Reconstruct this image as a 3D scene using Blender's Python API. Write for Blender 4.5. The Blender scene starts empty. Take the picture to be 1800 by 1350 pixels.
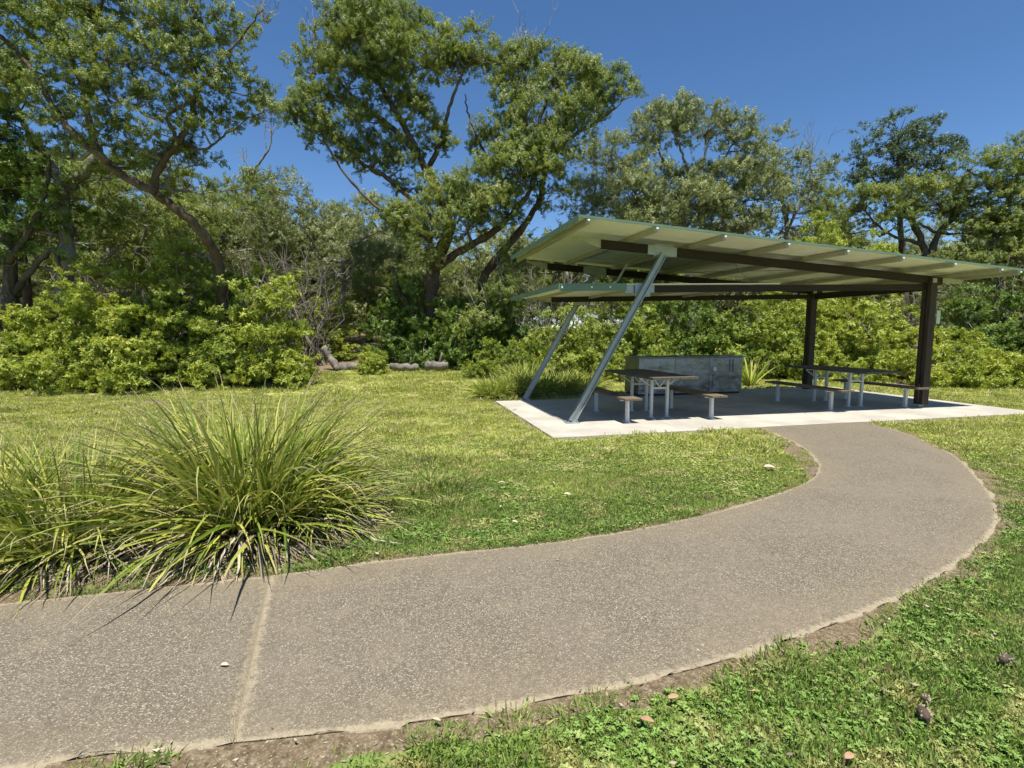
import bpy, math, random
import numpy as np
from mathutils import Vector

random.seed(7)
rng = np.random.default_rng(11)
S = bpy.context.scene
COL = S.collection

# ------------------------------------------------------------------ camera
FPX, PITCH, CAMH = 895.0, 0.1, 1.6
cam_d = bpy.data.cameras.new('camera'); cam = bpy.data.objects.new('camera', cam_d); COL.objects.link(cam)
cam_d.sensor_width = 36; cam_d.lens = 36 * FPX / 1800
cam_d.clip_start = 0.05; cam_d.clip_end = 2000
cam.location = (0, 0, CAMH); cam.rotation_euler = (math.pi / 2 - PITCH, 0, 0)
S.camera = cam
S.render.resolution_x = 1024; S.render.resolution_y = 768

# ------------------------------------------------------------------ sky, sun, exposure
SUN_EL = 73
w = bpy.data.worlds.new('World'); S.world = w; w.use_nodes = True
wn = w.node_tree; wn.nodes.clear()
sky = wn.nodes.new('ShaderNodeTexSky'); sky.sky_type = 'NISHITA'; sky.sun_disc = False
sky.sun_elevation = math.radians(SUN_EL); sky.sun_rotation = math.radians(178)
sky.altitude = 1500; sky.air_density = 1.0; sky.dust_density = 0.2; sky.ozone_density = 3.2
bg = wn.nodes.new('ShaderNodeBackground'); bg.inputs['Strength'].default_value = 0.073
wo = wn.nodes.new('ShaderNodeOutputWorld')
hs = wn.nodes.new('ShaderNodeHueSaturation'); hs.inputs['Saturation'].default_value = 1.16; hs.inputs['Hue'].default_value = .501
wn.links.new(sky.outputs[0], hs.inputs['Color']); wn.links.new(hs.outputs[0], bg.inputs[0]); wn.links.new(bg.outputs[0], wo.inputs[0])
sd = bpy.data.lights.new('sun', 'SUN'); sd.energy = 4.3; sd.angle = math.radians(0.53); sd.color = (1, 0.968, 0.90)
sun = bpy.data.objects.new('sun', sd); COL.objects.link(sun)
sun.rotation_euler = (math.radians(90 - SUN_EL), 0, math.radians(3)); sun.location = (0, -5, 20)
S.view_settings.view_transform = 'Standard'; S.view_settings.look = 'None'
S.view_settings.exposure = 1.0; S.view_settings.gamma = 1; S.view_settings.use_curve_mapping = False

# ------------------------------------------------------------------ placement helpers
CP, SP = math.cos(PITCH), math.sin(PITCH)
def ray(px, py):
    a = (px - 900) / FPX; b = (675 - py) / FPX
    return np.array([a, CP + b * SP, -SP + b * CP])
def at(px, py, Y):
    r = ray(px, py); t = Y / r[1]
    return np.array([0, 0, CAMH]) + t * r
def height(x, y):
    x = np.asarray(x, float); y = np.asarray(y, float)
    yb = 12.2 + np.clip(x / 6.0, 0, 1) * 4.2
    t = np.maximum(0, y - yb)
    return 0.07 * (np.sqrt(t * t + 1.0) - 1.0) * np.clip(1.4 - t / 60, 0.2, 1)
def gnd(px, py, z=0.0):
    r = ray(px, py); t = (z - CAMH) / r[2]
    return np.array([t * r[0], t * r[1]])
TH, X0, Y0 = .24, 1.058, 9.056
U = np.array([math.cos(TH), math.sin(TH), 0]); V = np.array([-math.sin(TH), math.cos(TH), 0])
def sh(s, d, h): return np.array([X0, Y0, 0]) + s * U + d * V + np.array([0, 0, h])   # shelter axes

# ------------------------------------------------------------------ object helpers
def tag(o, label=None, cat=None, group=None, kind=None):
    if label: o['label'] = label
    if cat: o['category'] = cat
    if group: o['group'] = group
    if kind: o['kind'] = kind
    return o
def empty(name, loc, rz=0.0):
    o = bpy.data.objects.new(name, None); COL.objects.link(o)
    o.location = Vector([float(v) for v in loc]); o.rotation_euler.z = rz; o.empty_display_size = .2
    return o
class MB:
    def __init__(s): s.v = []; s.f = []; s.n = 0; s.tone = []
    def add(s, v, f, tone=0.5):
        v = np.asarray(v, float)
        s.v.append(v); s.tone.append(np.full(len(v), tone) if np.isscalar(tone) else np.asarray(tone))
        for q in f: s.f.append([i + s.n for i in q])
        s.n += len(v)
    def box(s, lo, hi):
        x0, y0, z0 = lo; x1, y1, z1 = hi
        s.add([(x0,y0,z0),(x1,y0,z0),(x1,y1,z0),(x0,y1,z0),(x0,y0,z1),(x1,y0,z1),(x1,y1,z1),(x0,y1,z1)],
              [(0,3,2,1),(4,5,6,7),(0,1,5,4),(1,2,6,5),(2,3,7,6),(3,0,4,7)])
    def hexa(s, p):   # 8 points, bottom ring then top ring
        s.add(p, [(0,3,2,1),(4,5,6,7),(0,1,5,4),(1,2,6,5),(2,3,7,6),(3,0,4,7)])
    def bar(s, a, b, w, h, up=(0,0,1)):   # rectangular bar from a to b (local w sideways, h in the 'up' sense)
        a = np.asarray(a, float); b = np.asarray(b, float); d = b - a; d /= np.linalg.norm(d)
        up = np.asarray(up, float); r = np.cross(d, up); r /= np.linalg.norm(r); q = np.cross(r, d)
        p = []
        for c in (a, b):
            for i, j in ((-1,-1),(1,-1),(1,1),(-1,1)): p.append(c + r*i*w/2 + q*j*h/2)
        s.hexa(p)
    def tube(s, pts, rad, n=8, cap=True, tone=0.5):
        pts = np.asarray(pts, float); m = len(pts)
        rad = np.broadcast_to(np.asarray(rad, float), (m,)) if np.ndim(rad) == 0 else np.asarray(rad, float)
        t = np.gradient(pts, axis=0); t /= (np.linalg.norm(t, axis=1, keepdims=True) + 1e-9)
        ref = np.array([0.31, 0.2, 0.93]) if abs(t[:, 2]).mean() < .8 else np.array([1.0, .13, .05])
        r = np.cross(t, ref); r /= (np.linalg.norm(r, axis=1, keepdims=True) + 1e-9); q = np.cross(r, t)
        ang = np.arange(n) * 2 * math.pi / n
        ring = (np.cos(ang)[None, :, None] * r[:, None] + np.sin(ang)[None, :, None] * q[:, None]) * rad[:, None, None] + pts[:, None]
        f = []
        for i in range(m - 1):
            for j in range(n):
                k = (j + 1) % n
                f.append((i*n+j, i*n+k, (i+1)*n+k, (i+1)*n+j))
        if cap: f.append(tuple(range(n))[::-1]); f.append(tuple(range((m-1)*n, m*n)))
        s.add(ring.reshape(-1, 3), f, tone)
    def build(s, name, mat, parent=None, smooth=False, bevel=0.0):
        me = bpy.data.meshes.new(name)
        me.from_pydata(np.concatenate(s.v).tolist(), [], s.f); me.update()
        a = me.attributes.new('tone', 'FLOAT', 'POINT'); a.data.foreach_set('value', np.concatenate(s.tone).astype(np.float32))
        if mat: me.materials.append(mat)
        if smooth: me.polygons.foreach_set('use_smooth', [True] * len(me.polygons))
        o = bpy.data.objects.new(name, me); COL.objects.link(o)
        if parent: o.parent = parent
        if bevel:
            b = o.modifiers.new('bevel', 'BEVEL'); b.width = bevel; b.segments = 2; b.limit_method = 'ANGLE'
        return o
def mesh_np(name, v, f4, mat, parent=None, smooth=False, attrs=None):
    """fast mesh from numpy: v (n,3), f4 (m,k) equal sized faces"""
    me = bpy.data.meshes.new(name); m, k = f4.shape
    me.vertices.add(len(v)); me.vertices.foreach_set('co', v.astype(np.float32).ravel())
    me.loops.add(m * k); me.loops.foreach_set('vertex_index', f4.astype(np.int32).ravel())
    me.polygons.add(m); me.polygons.foreach_set('loop_start', (np.arange(m) * k).astype(np.int32))
    me.polygons.foreach_set('loop_total', np.full(m, k, np.int32))
    if smooth: me.polygons.foreach_set('use_smooth', np.ones(m, bool))
    me.update(calc_edges=True)
    for an, arr in (attrs or {}).items():
        a = me.attributes.new(an, 'FLOAT', 'POINT'); a.data.foreach_set('value', np.asarray(arr, np.float32))
    if mat: me.materials.append(mat)
    o = bpy.data.objects.new(name, me)
    COL.objects.link(o)
    if parent: o.parent = parent
    return o

# ------------------------------------------------------------------ materials
def nm(name):
    m = bpy.data.materials.new(name); m.use_nodes = True
    nt = m.node_tree; nt.nodes.clear()
    out = nt.nodes.new('ShaderNodeOutputMaterial')
    return m, nt, out
def N(nt, t, **kw):
    n = nt.nodes.new(t)
    for k, v in kw.items():
        if hasattr(n, k) and not k[0].isupper(): setattr(n, k, v)
        else: n.inputs[k.replace('_', ' ')].default_value = v
    return n
def mixc(nt, fac, a, b, mode='MIX'):
    m = nt.nodes.new('ShaderNodeMix'); m.data_type = 'RGBA'; m.blend_type = mode
    for sock, val in ((m.inputs[0], fac), (m.inputs[6], a), (m.inputs[7], b)):
        if isinstance(val, bpy.types.NodeSocket): nt.links.new(val, sock)
        elif isinstance(val, (int, float)): sock.default_value = val
        else: sock.default_value = (*val, 1)
    return m.outputs[2]
def mth(nt, op, a, b=0.0, c=None, clamp=False):
    m = nt.nodes.new('ShaderNodeMath'); m.operation = op; m.use_clamp = clamp
    for i, val in enumerate((a, b) if c is None else (a, b, c)):
        if isinstance(val, bpy.types.NodeSocket): nt.links.new(val, m.inputs[i])
        else: m.inputs[i].default_value = val
    return m.outputs[0]
def noise(nt, vec, scale, detail=4, rough=.55):
    n = nt.nodes.new('ShaderNodeTexNoise'); n.inputs['Scale'].default_value = scale
    n.inputs['Detail'].default_value = detail; n.inputs['Roughness'].default_value = rough
    if vec is not None: nt.links.new(vec, n.inputs['Vector'])
    return n.outputs[0]
def ramp(nt, fac, stops):
    r = nt.nodes.new('ShaderNodeValToRGB'); e = r.color_ramp.elements
    while len(e) < len(stops): e.new(.5)
    for i, (p, c) in enumerate(stops): e[i].position = p; e[i].color = (*c, 1) if len(c) == 3 else c
    nt.links.new(fac, r.inputs[0]); return r.outputs[0]
def sstep(nt, v, a, b):
    m = nt.nodes.new('ShaderNodeMapRange'); m.interpolation_type = 'SMOOTHSTEP'
    nt.links.new(v, m.inputs[0]); m.inputs[1].default_value = a; m.inputs[2].default_value = b
    return m.outputs[0]
def bump(nt, h, strength, dist, normal=None):
    b = nt.nodes.new('ShaderNodeBump'); b.inputs['Strength'].default_value = strength; b.inputs['Distance'].default_value = dist
    nt.links.new(h, b.inputs['Height'])
    if normal: nt.links.new(normal, b.inputs['Normal'])
    return b.outputs[0]
def attr(nt, name):
    a = nt.nodes.new('ShaderNodeAttribute'); a.attribute_name = name; return a.outputs['Fac']
def wpos(nt): return nt.nodes.new('ShaderNodeNewGeometry').outputs['Position']
def opos(nt): return nt.nodes.new('ShaderNodeTexCoord').outputs['Object']
def surf(nt, out, color, rough=.8, metal=0.0, normal=None, spec=.5):
    p = nt.nodes.new('ShaderNodeBsdfPrincipled')
    for sock, val in ((p.inputs['Base Color'], color), (p.inputs['Roughness'], rough), (p.inputs['Metallic'], metal), (p.inputs['Specular IOR Level'], spec)):
        if isinstance(val, bpy.types.NodeSocket): nt.links.new(val, sock)
        elif isinstance(val, (int, float)): sock.default_value = val
        else: sock.default_value = (*val, 1)
    if normal: nt.links.new(normal, p.inputs['Normal'])
    nt.links.new(p.outputs[0], out.inputs[0]); return p

def leaf_mat(name, dark, mid, lite, trans=.40, rough=.43, odd=None, spec=.42):
    m, nt, out = nm(name)
    info = nt.nodes.new('ShaderNodeObjectInfo').outputs['Random']
    tone = attr(nt, 'tone'); P = wpos(nt)
    big = noise(nt, P, 0.9, 3)
    v = mth(nt, 'ADD', mth(nt, 'MULTIPLY', tone, .42), mth(nt, 'MULTIPLY', info, .3))
    v = mth(nt, 'ADD', v, mth(nt, 'MULTIPLY', mth(nt, 'SUBTRACT', big, .5), 1.3))
    v = mth(nt, 'ADD', v, .14)
    c = ramp(nt, v, [(.05, dark), (.45, mid), (.85, lite)])
    if odd: c = mixc(nt, mth(nt, 'MULTIPLY', mth(nt, 'GREATER_THAN', tone, .93), .9), c, odd)
    p = nt.nodes.new('ShaderNodeBsdfPrincipled'); nt.links.new(c, p.inputs['Base Color'])
    p.inputs['Roughness'].default_value = rough; p.inputs['Specular IOR Level'].default_value = spec
    t = nt.nodes.new('ShaderNodeBsdfTranslucent')
    nt.links.new(mixc(nt, .55, c, (.34, .40, .05)), t.inputs[0])
    mx = nt.nodes.new('ShaderNodeMixShader'); mx.inputs[0].default_value = trans
    nt.links.new(p.outputs[0], mx.inputs[1]); nt.links.new(t.outputs[0], mx.inputs[2]); nt.links.new(mx.outputs[0], out.inputs[0])
    return m
M = {}
M['leaf_tree'] = leaf_mat('leaf_tree', (0.070, 0.115, 0.029), (0.191, 0.258, 0.065), (0.415, 0.434, 0.101), odd=(0.278, 0.177, 0.080))
M['leaf_grey'] = leaf_mat('leaf_grey', (0.097, 0.134, 0.054), (0.230, 0.275, 0.112), (0.425, 0.445, 0.174), odd=(0.320, 0.223, 0.134), trans=.25)
M['leaf_dark'] = leaf_mat('leaf_dark', (0.042, 0.094, 0.017), (0.114, 0.198, 0.031), (0.276, 0.354, 0.051), trans=.25)
M['leaf_blue'] = leaf_mat('leaf_blue', (0.038, 0.074, 0.040), (0.080, 0.129, 0.066), (0.164, 0.213, 0.102), trans=.18)
M['leaf_lime'] = leaf_mat('leaf_lime', (0.137, 0.208, 0.022), (0.359, 0.446, 0.054), (0.600, 0.600, 0.108), odd=(0.513, 0.383, 0.073), trans=.38)
M['leaf_shrub'] = leaf_mat('leaf_shrub', (0.094, 0.160, 0.021), (0.221, 0.319, 0.042), (0.459, 0.527, 0.088), odd=(0.443, 0.352, 0.070))
def bark_mat(name, a, b, c):
    m, nt, out = nm(name); P = opos(nt)
    mp = nt.nodes.new('ShaderNodeMapping'); mp.inputs['Scale'].default_value = (1, 1, .35); nt.links.new(P, mp.inputs[0])
    n1 = noise(nt, mp.outputs[0], 9, 6, .65); n2 = noise(nt, P, 1.6, 3)
    col = mixc(nt, sstep(nt, n2, .35, .65), ramp(nt, n1, [(.3, a), (.7, b)]), c)
    col = mixc(nt, .45, col, ramp(nt, n1, [(.35, a), (.65, b)]))
    surf(nt, out, col, .9, normal=bump(nt, n1, .9, .04), spec=.2); return m
M['bark_brown'] = bark_mat('bark_brown', (.03, .021, .014), (.125, .085, .052), (.17, .13, .09))
M['bark_grey'] = bark_mat('bark_grey', (.05, .045, .038), (.22, .20, .17), (.30, .28, .25))
M['bark_dark'] = bark_mat('bark_dark', (.02, .017, .013), (.10, .08, .06), (.14, .12, .10))
M['twig'] = bark_mat('twig', (.09, .075, .06), (.24, .21, .17), (.30, .26, .22))

def lawn_color(nt, P):
    n1 = noise(nt, P, .55, 4, .6); n2 = noise(nt, P, 3.2, 5, .65); n3 = noise(nt, P, 14, 3, .6)
    sep = nt.nodes.new('ShaderNodeSeparateXYZ'); nt.links.new(P, sep.inputs[0])
    far = sstep(nt, mth(nt, 'ADD', sep.outputs[1], mth(nt, 'MULTIPLY', n1, 5.0)), 6.2, 10.5)
    dry = sstep(nt, n2, .48, .66)
    near = mixc(nt, dry, (0.180, 0.263, 0.059), (0.343, 0.330, 0.125))
    farc = mixc(nt, dry, (0.378, 0.407, 0.100), (0.543, 0.496, 0.240))
    c = mixc(nt, far, near, farc)
    n4 = noise(nt, P, 1.3, 5, .7); c = mixc(nt, mth(nt, 'MULTIPLY', sstep(nt, n4, .52, .70), .55), c, (.17, .22, .075)); n5 = noise(nt, P, 2.1, 6, .7); c = mixc(nt, mth(nt, 'MULTIPLY', sstep(nt, n5, .60, .74), .6), c, (.30, .25, .14))
    c = mixc(nt, mth(nt, 'MULTIPLY', sstep(nt, n3, .55, .75), .5), c, (.26, .215, .10))
    return c, n2, n3
# ground sheet
m, nt, out = nm('ground'); P = wpos(nt)
lc, n2, n3 = lawn_color(nt, P)
soil = attr(nt, 'soil'); nf = noise(nt, P, 38, 5, .7)
sv = nt.nodes.new('ShaderNodeTexVoronoi'); sv.inputs['Scale'].default_value = 55; nt.links.new(P, sv.inputs['Vector'])
soilc = ramp(nt, nf, [(.30, (.065, .046, .028)), (.5, (.16, .118, .070)), (.72, (.30, .24, .155))])
soilc = mixc(nt, mth(nt, 'MULTIPLY', mth(nt, 'LESS_THAN', sv.outputs['Distance'], .22), .45), soilc, (.42, .37, .30))
k = sstep(nt, mth(nt, 'ADD', soil, mth(nt, 'MULTIPLY', mth(nt, 'SUBTRACT', n2, .5), .35)), .42, .60)
lc2 = mixc(nt, sstep(nt, nf, .45, .7), mixc(nt, .25, lc, (.10, .09, .03)), lc)
surf(nt, out, mixc(nt, k, lc2, soilc), .95, normal=bump(nt, nf, .8, .025), spec=.15); M['ground'] = m
# grass blades
m, nt, out = nm('grass'); P = wpos(nt); lc, _, _ = lawn_color(nt, P)
tone = attr(nt, 'tone'); info = nt.nodes.new('ShaderNodeObjectInfo').outputs['Random']
c = mixc(nt, 1.0, lc, ramp(nt, tone, [(0, (.55, .6, .5)), (.5, (1, 1.05, .9)), (1, (1.7, 1.55, 1.3))]), 'MULTIPLY')
c = mixc(nt, mth(nt, 'GREATER_THAN', tone, .9), c, (.36, .29, .15))
p = nt.nodes.new('ShaderNodeBsdfPrincipled'); nt.links.new(c, p.inputs['Base Color']); p.inputs['Roughness'].default_value = .55
p.inputs['Specular IOR Level'].default_value = .3
t = nt.nodes.new('ShaderNodeBsdfTranslucent'); nt.links.new(c, t.inputs[0])
mx = nt.nodes.new('ShaderNodeMixShader'); mx.inputs[0].default_value = .3
nt.links.new(p.outputs[0], mx.inputs[1]); nt.links.new(t.outputs[0], mx.inputs[2]); nt.links.new(mx.outputs[0], out.inputs[0]); M['grass'] = m
# strap leaf
def strap_mat(name, a, b, tip):
    m, nt, out = nm(name); tone = attr(nt, 'tone'); al = attr(nt, 'along')
    c = ramp(nt, tone, [(0, a), (.5, mixv(a, b)), (.82, b), (1, (.42, .33, .16))])
    c = mixc(nt, mth(nt, 'MULTIPLY', sstep(nt, al, .72, 1.0), .75), c, tip)
    c = mixc(nt, mth(nt, 'MULTIPLY', sstep(nt, mth(nt, 'SUBTRACT', 1.0, al), .8, 1.0), .6), c, (.22, .19, .10))
    p = nt.nodes.new('ShaderNodeBsdfPrincipled'); nt.links.new(c, p.inputs['Base Color']); p.inputs['Roughness'].default_value = .5; p.inputs['Specular IOR Level'].default_value = .2
    t = nt.nodes.new('ShaderNodeBsdfTranslucent'); nt.links.new(c, t.inputs[0])
    mx = nt.nodes.new('ShaderNodeMixShader'); mx.inputs[0].default_value = .25
    nt.links.new(p.outputs[0], mx.inputs[1]); nt.links.new(t.outputs[0], mx.inputs[2]); nt.links.new(mx.outputs[0], out.inputs[0]); return m
def mixv(a, b): return tuple((x + y) / 2 for x, y in zip(a, b))
M['strap'] = strap_mat('strap', (0.107, 0.177, 0.015), (0.453, 0.451, 0.088), (0.428, 0.330, 0.251))
M['strap_pale'] = strap_mat('strap_pale', (.20, .27, .03), (.44, .47, .09), (.34, .30, .15))
m, nt, out = nm('straw'); tone = attr(nt, 'tone')
surf(nt, out, ramp(nt, tone, [(0, (.11, .085, .055)), (.6, (.30, .245, .17)), (1, (.42, .36, .27))]), .8, spec=.2); M['straw'] = m
# path aggregate
m, nt, out = nm('exposed_aggregate'); P = wpos(nt)
v1 = nt.nodes.new('ShaderNodeTexVoronoi'); v1.inputs['Scale'].default_value = 165; nt.links.new(P, v1.inputs['Vector'])
bw = nt.nodes.new('ShaderNodeSeparateColor'); nt.links.new(v1.outputs['Color'], bw.inputs[0])
st = ramp(nt, bw.outputs[0], [(0, (.068, .055, .038)), (.3, (.115, .095, .066)), (.62, (.175, .148, .106)), (.86, (.27, .235, .172)), (1, (.42, .375, .285))])
nb = noise(nt, P, 1.1, 5, .6)
matrix = (.120, .100, .068)
st = mixc(nt, sstep(nt, v1.outputs['Distance'], .42, .75), st, matrix)
st = mixc(nt, mth(nt, 'MULTIPLY', sstep(nt, nb, .42, .66), .38), st, (.20, .165, .12))
wear = noise(nt, P, .8, 5, .65); c_w = attr(nt, 'wide')
st = mixc(nt, mth(nt, 'MULTIPLY', sstep(nt, mth(nt, 'ADD', c_w, mth(nt, 'MULTIPLY', mth(nt, 'SUBTRACT', wear, .5), 1.6)), .35, .95), .38), st, (.21, .165, .105))
st = mixc(nt, mth(nt, 'MULTIPLY', sstep(nt, noise(nt, P, 3.5, 6, .7), .56, .72), .35), st, (.10, .085, .065))
st = mixc(nt, mth(nt, 'MULTIPLY', sstep(nt, noise(nt, P, 32, 4, .75), .46, .66), .42), st, (.085, .068, .046)); st = mixc(nt, mth(nt, 'MULTIPLY', sstep(nt, noise(nt, P, 5.5, 5, .7), .5, .72), .3), st, (.235, .19, .125))
ed = attr(nt, 'edge'); ne = noise(nt, P, 24, 6, .75)
kk = sstep(nt, mth(nt, 'ADD', ed, mth(nt, 'MULTIPLY', mth(nt, 'SUBTRACT', ne, .5), 1.6)), .5, .9)
sand = mixc(nt, noise(nt, P, 70, 3), (.19, .15, .09), (.44, .37, .25))
c = mixc(nt, mth(nt, 'MULTIPLY', kk, .8), st, sand)
far = sstep(nt, noise(nt, P, .5, 3), .5, .7)
surf(nt, out, c, .85, normal=bump(nt, v1.outputs['Distance'], .5, .006), spec=.3); M['path'] = m
# concrete
m, nt, out = nm('concrete'); P = wpos(nt); a1 = noise(nt, P, 1.3, 6, .65); a2 = noise(nt, P, 45, 4)
c = mixc(nt, sstep(nt, a1, .35, .7), (0.332, 0.308, 0.259), (0.462, 0.424, 0.355)); c = mixc(nt, mth(nt, 'MULTIPLY', a2, .25), c, (0.301, 0.270, 0.218))
a3 = noise(nt, P, 3.3, 7, .75); c = mixc(nt, mth(nt, 'MULTIPLY', sstep(nt, a3, .54, .72), .4), c, (.22, .20, .165)); surf(nt, out, c, .85, normal=bump(nt, a2, .25, .004), spec=.3); M['concrete'] = m
def plain(name, col, rough=.6, metal=0, var=.25, sc=6, bmp=0, spec=.5):
    m, nt, out = nm(name); P = opos(nt); n1 = noise(nt, P, sc, 5, .65); n2 = noise(nt, P, sc * 12, 3)
    d = tuple(x * (1 - var) for x in col); l = tuple(min(1, x * (1 + var)) for x in col)
    c = ramp(nt, mth(nt, 'ADD', mth(nt, 'MULTIPLY', n1, .7), mth(nt, 'MULTIPLY', n2, .3)), [(.3, d), (.7, l)])
    r = mth(nt, 'ADD', rough - .08, mth(nt, 'MULTIPLY', n1, .16))
    surf(nt, out, c, r, metal, bump(nt, n2, bmp, .004) if bmp else None, spec); return m
def wood_mat(name, a, b, axis=1):
    m, nt, out = nm(name); P = opos(nt); mp = nt.nodes.new('ShaderNodeMapping')
    sc = [22, 22, 22]; sc[axis] = 1.4; mp.inputs['Scale'].default_value = sc; nt.links.new(P, mp.inputs[0])
    g = noise(nt, mp.outputs[0], 1.5, 6, .7); n2 = noise(nt, P, 2.2, 3)
    c = ramp(nt, g, [(.3, a), (.7, b)]); c = mixc(nt, mth(nt, 'MULTIPLY', n2, .4), c, mixv(a, b))
    surf(nt, out, c, .75, normal=bump(nt, g, .4, .004), spec=.3); return m
M['timber_dark'] = wood_mat('timber_dark', (.012, .009, .006), (.042, .030, .018), 0)
M['timber_post'] = wood_mat('timber_post', (.020, .015, .010), (.085, .060, .036), 2)
M['table_slat'] = wood_mat('table_slat', (.05, .042, .032), (.14, .12, .09), 1)
M['seat_slat'] = wood_mat('seat_slat', (.065, .048, .030), (.21, .16, .10), 1)
M['galv'] = plain('galvanised', (.36, .39, .385), .5, .65, .2, 5)
M['steel_white'] = plain('painted_steel', (.55, .56, .54), .45, 0, .08, 6)
M['roof_under'] = plain('roof_underside', (.80, .80, .68), .55, 0, .10, 2.5)
M['roof_top'] = plain('roof_top', (.12, .19, .13), .4, 0, .15, 3)
M['purlin'] = plain('purlin', (.36, .35, .24), .55, 0, .12, 4)
M['cap'] = plain('bolt_cap', (.75, .75, .72), .5, 0, .05, 5)
M['rusty'] = plain('weathered_steel', (.21, .215, .225), .48, .55, .4, 3.2, .2)
M['sign'] = plain('sign_paint', (.55, .60, .50), .5, 0, .1, 8)
M['fallen'] = plain('dry_leaf', (.36, .22, .12), .7, 0, .4, 12)
M['fallen_pale'] = plain('pale_dry_leaf', (.45, .37, .26), .7, 0, .2, 12)
M['cone'] = plain('banksia_cone', (.07, .045, .028), .9, 0, .6, 30)
M['log'] = bark_mat('log_bark', (.05, .042, .034), (.20, .175, .145), (.26, .235, .20))
# brushed stainless
m, nt, out = nm('stainless'); P = opos(nt); n1 = noise(nt, P, 1.7, 3); n2 = noise(nt, P, 3.5, 5, .7)
mp = nt.nodes.new('ShaderNodeMapping'); mp.inputs['Scale'].default_value = (1, 1, 60); nt.links.new(P, mp.inputs[0])
br = noise(nt, mp.outputs[0], 2.0, 3)
c = mixc(nt, sstep(nt, n2, .4, .7), (.27, .272, .275), (.22, .222, .226))
r = mth(nt, 'ADD', .30, mth(nt, 'MULTIPLY', n2, .18))
surf(nt, out, c, r, .92, bump(nt, n1, .55, .12, bump(nt, br, .08, .003))); M['stainless'] = m
m, nt, out = nm('dark_glass'); surf(nt, out, (.03, .03, .03), .2); M['black'] = m

# ------------------------------------------------------------------ instancing node group
def inst_group(name, coll):
    g = bpy.data.node_groups.new(name, 'GeometryNodeTree')
    g.interface.new_socket('Geometry', in_out='INPUT', socket_type='NodeSocketGeometry')
    g.interface.new_socket('Geometry', in_out='OUTPUT', socket_type='NodeSocketGeometry')
    i = g.nodes.new('NodeGroupInput'); o = g.nodes.new('NodeGroupOutput')
    ip = g.nodes.new('GeometryNodeInstanceOnPoints'); ci = g.nodes.new('GeometryNodeCollectionInfo')
    ci.inputs['Collection'].default_value = coll; ci.inputs['Separate Children'].default_value = True; ci.inputs['Reset Children'].default_value = True
    def na(n, t):
        a = g.nodes.new('GeometryNodeInputNamedAttribute'); a.data_type = t; a.inputs['Name'].default_value = n
        return next(s for s in a.outputs if s.enabled and s.name == 'Attribute')
    e = g.nodes.new('FunctionNodeEulerToRotation')
    g.links.new(na('rot', 'FLOAT_VECTOR'), e.inputs[0])
    ip.inputs['Pick Instance'].default_value = True
    g.links.new(i.outputs[0], ip.inputs['Points']); g.links.new(ci.outputs[0], ip.inputs['Instance'])
    g.links.new(na('idx', 'INT'), ip.inputs['Instance Index']); g.links.new(e.outputs[0], ip.inputs['Rotation'])
    g.links.new(na('scl', 'FLOAT'), ip.inputs['Scale']); g.links.new(ip.outputs[0], o.inputs[0])
    return g
def points_obj(name, pos, rot, scl, idx, grp, parent=None):
    me = bpy.data.meshes.new(name); me.vertices.add(len(pos)); me.vertices.foreach_set('co', pos.astype(np.float32).ravel())
    a = me.attributes.new('rot', 'FLOAT_VECTOR', 'POINT'); a.data.foreach_set('vector', rot.astype(np.float32).ravel())
    a = me.attributes.new('scl', 'FLOAT', 'POINT'); a.data.foreach_set('value', scl.astype(np.float32))
    a = me.attributes.new('idx', 'INT', 'POINT'); a.data.foreach_set('value', idx.astype(np.int32))
    o = bpy.data.objects.new(name, me); COL.objects.link(o)
    if parent: o.parent = parent
    md = o.modifiers.new('instances', 'NODES'); md.node_group = grp
    return o
def dir_to_euler(d, spin):
    """euler (xyz) turning +Z to d with a spin about it (rotation applied Z-spin first)"""
    d = d / (np.linalg.norm(d, axis=1, keepdims=True) + 1e-9)
    # R = Rz(phi) Ry(theta) Rz(spin); convert to euler xyz numerically
    th = np.arccos(np.clip(d[:, 2], -1, 1)); ph = np.arctan2(d[:, 1], d[:, 0])
    def Rz(a):
        z = np.zeros_like(a); o = np.ones_like(a); c, s = np.cos(a), np.sin(a)
        return np.stack([np.stack([c, -s, z], -1), np.stack([s, c, z], -1), np.stack([z, z, o], -1)], -2)
    def Ry(a):
        z = np.zeros_like(a); o = np.ones_like(a); c, s = np.cos(a), np.sin(a)
        return np.stack([np.stack([c, z, s], -1), np.stack([z, o, z], -1), np.stack([-s, z, c], -1)], -2)
    R = Rz(ph) @ Ry(th) @ Rz(spin)
    ey = np.arcsin(np.clip(-R[:, 2, 0], -1, 1)); ex = np.arctan2(R[:, 2, 1], R[:, 2, 2]); ez = np.arctan2(R[:, 1, 0], R[:, 0, 0])
    return np.stack([ex, ey, ez], -1)

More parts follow.
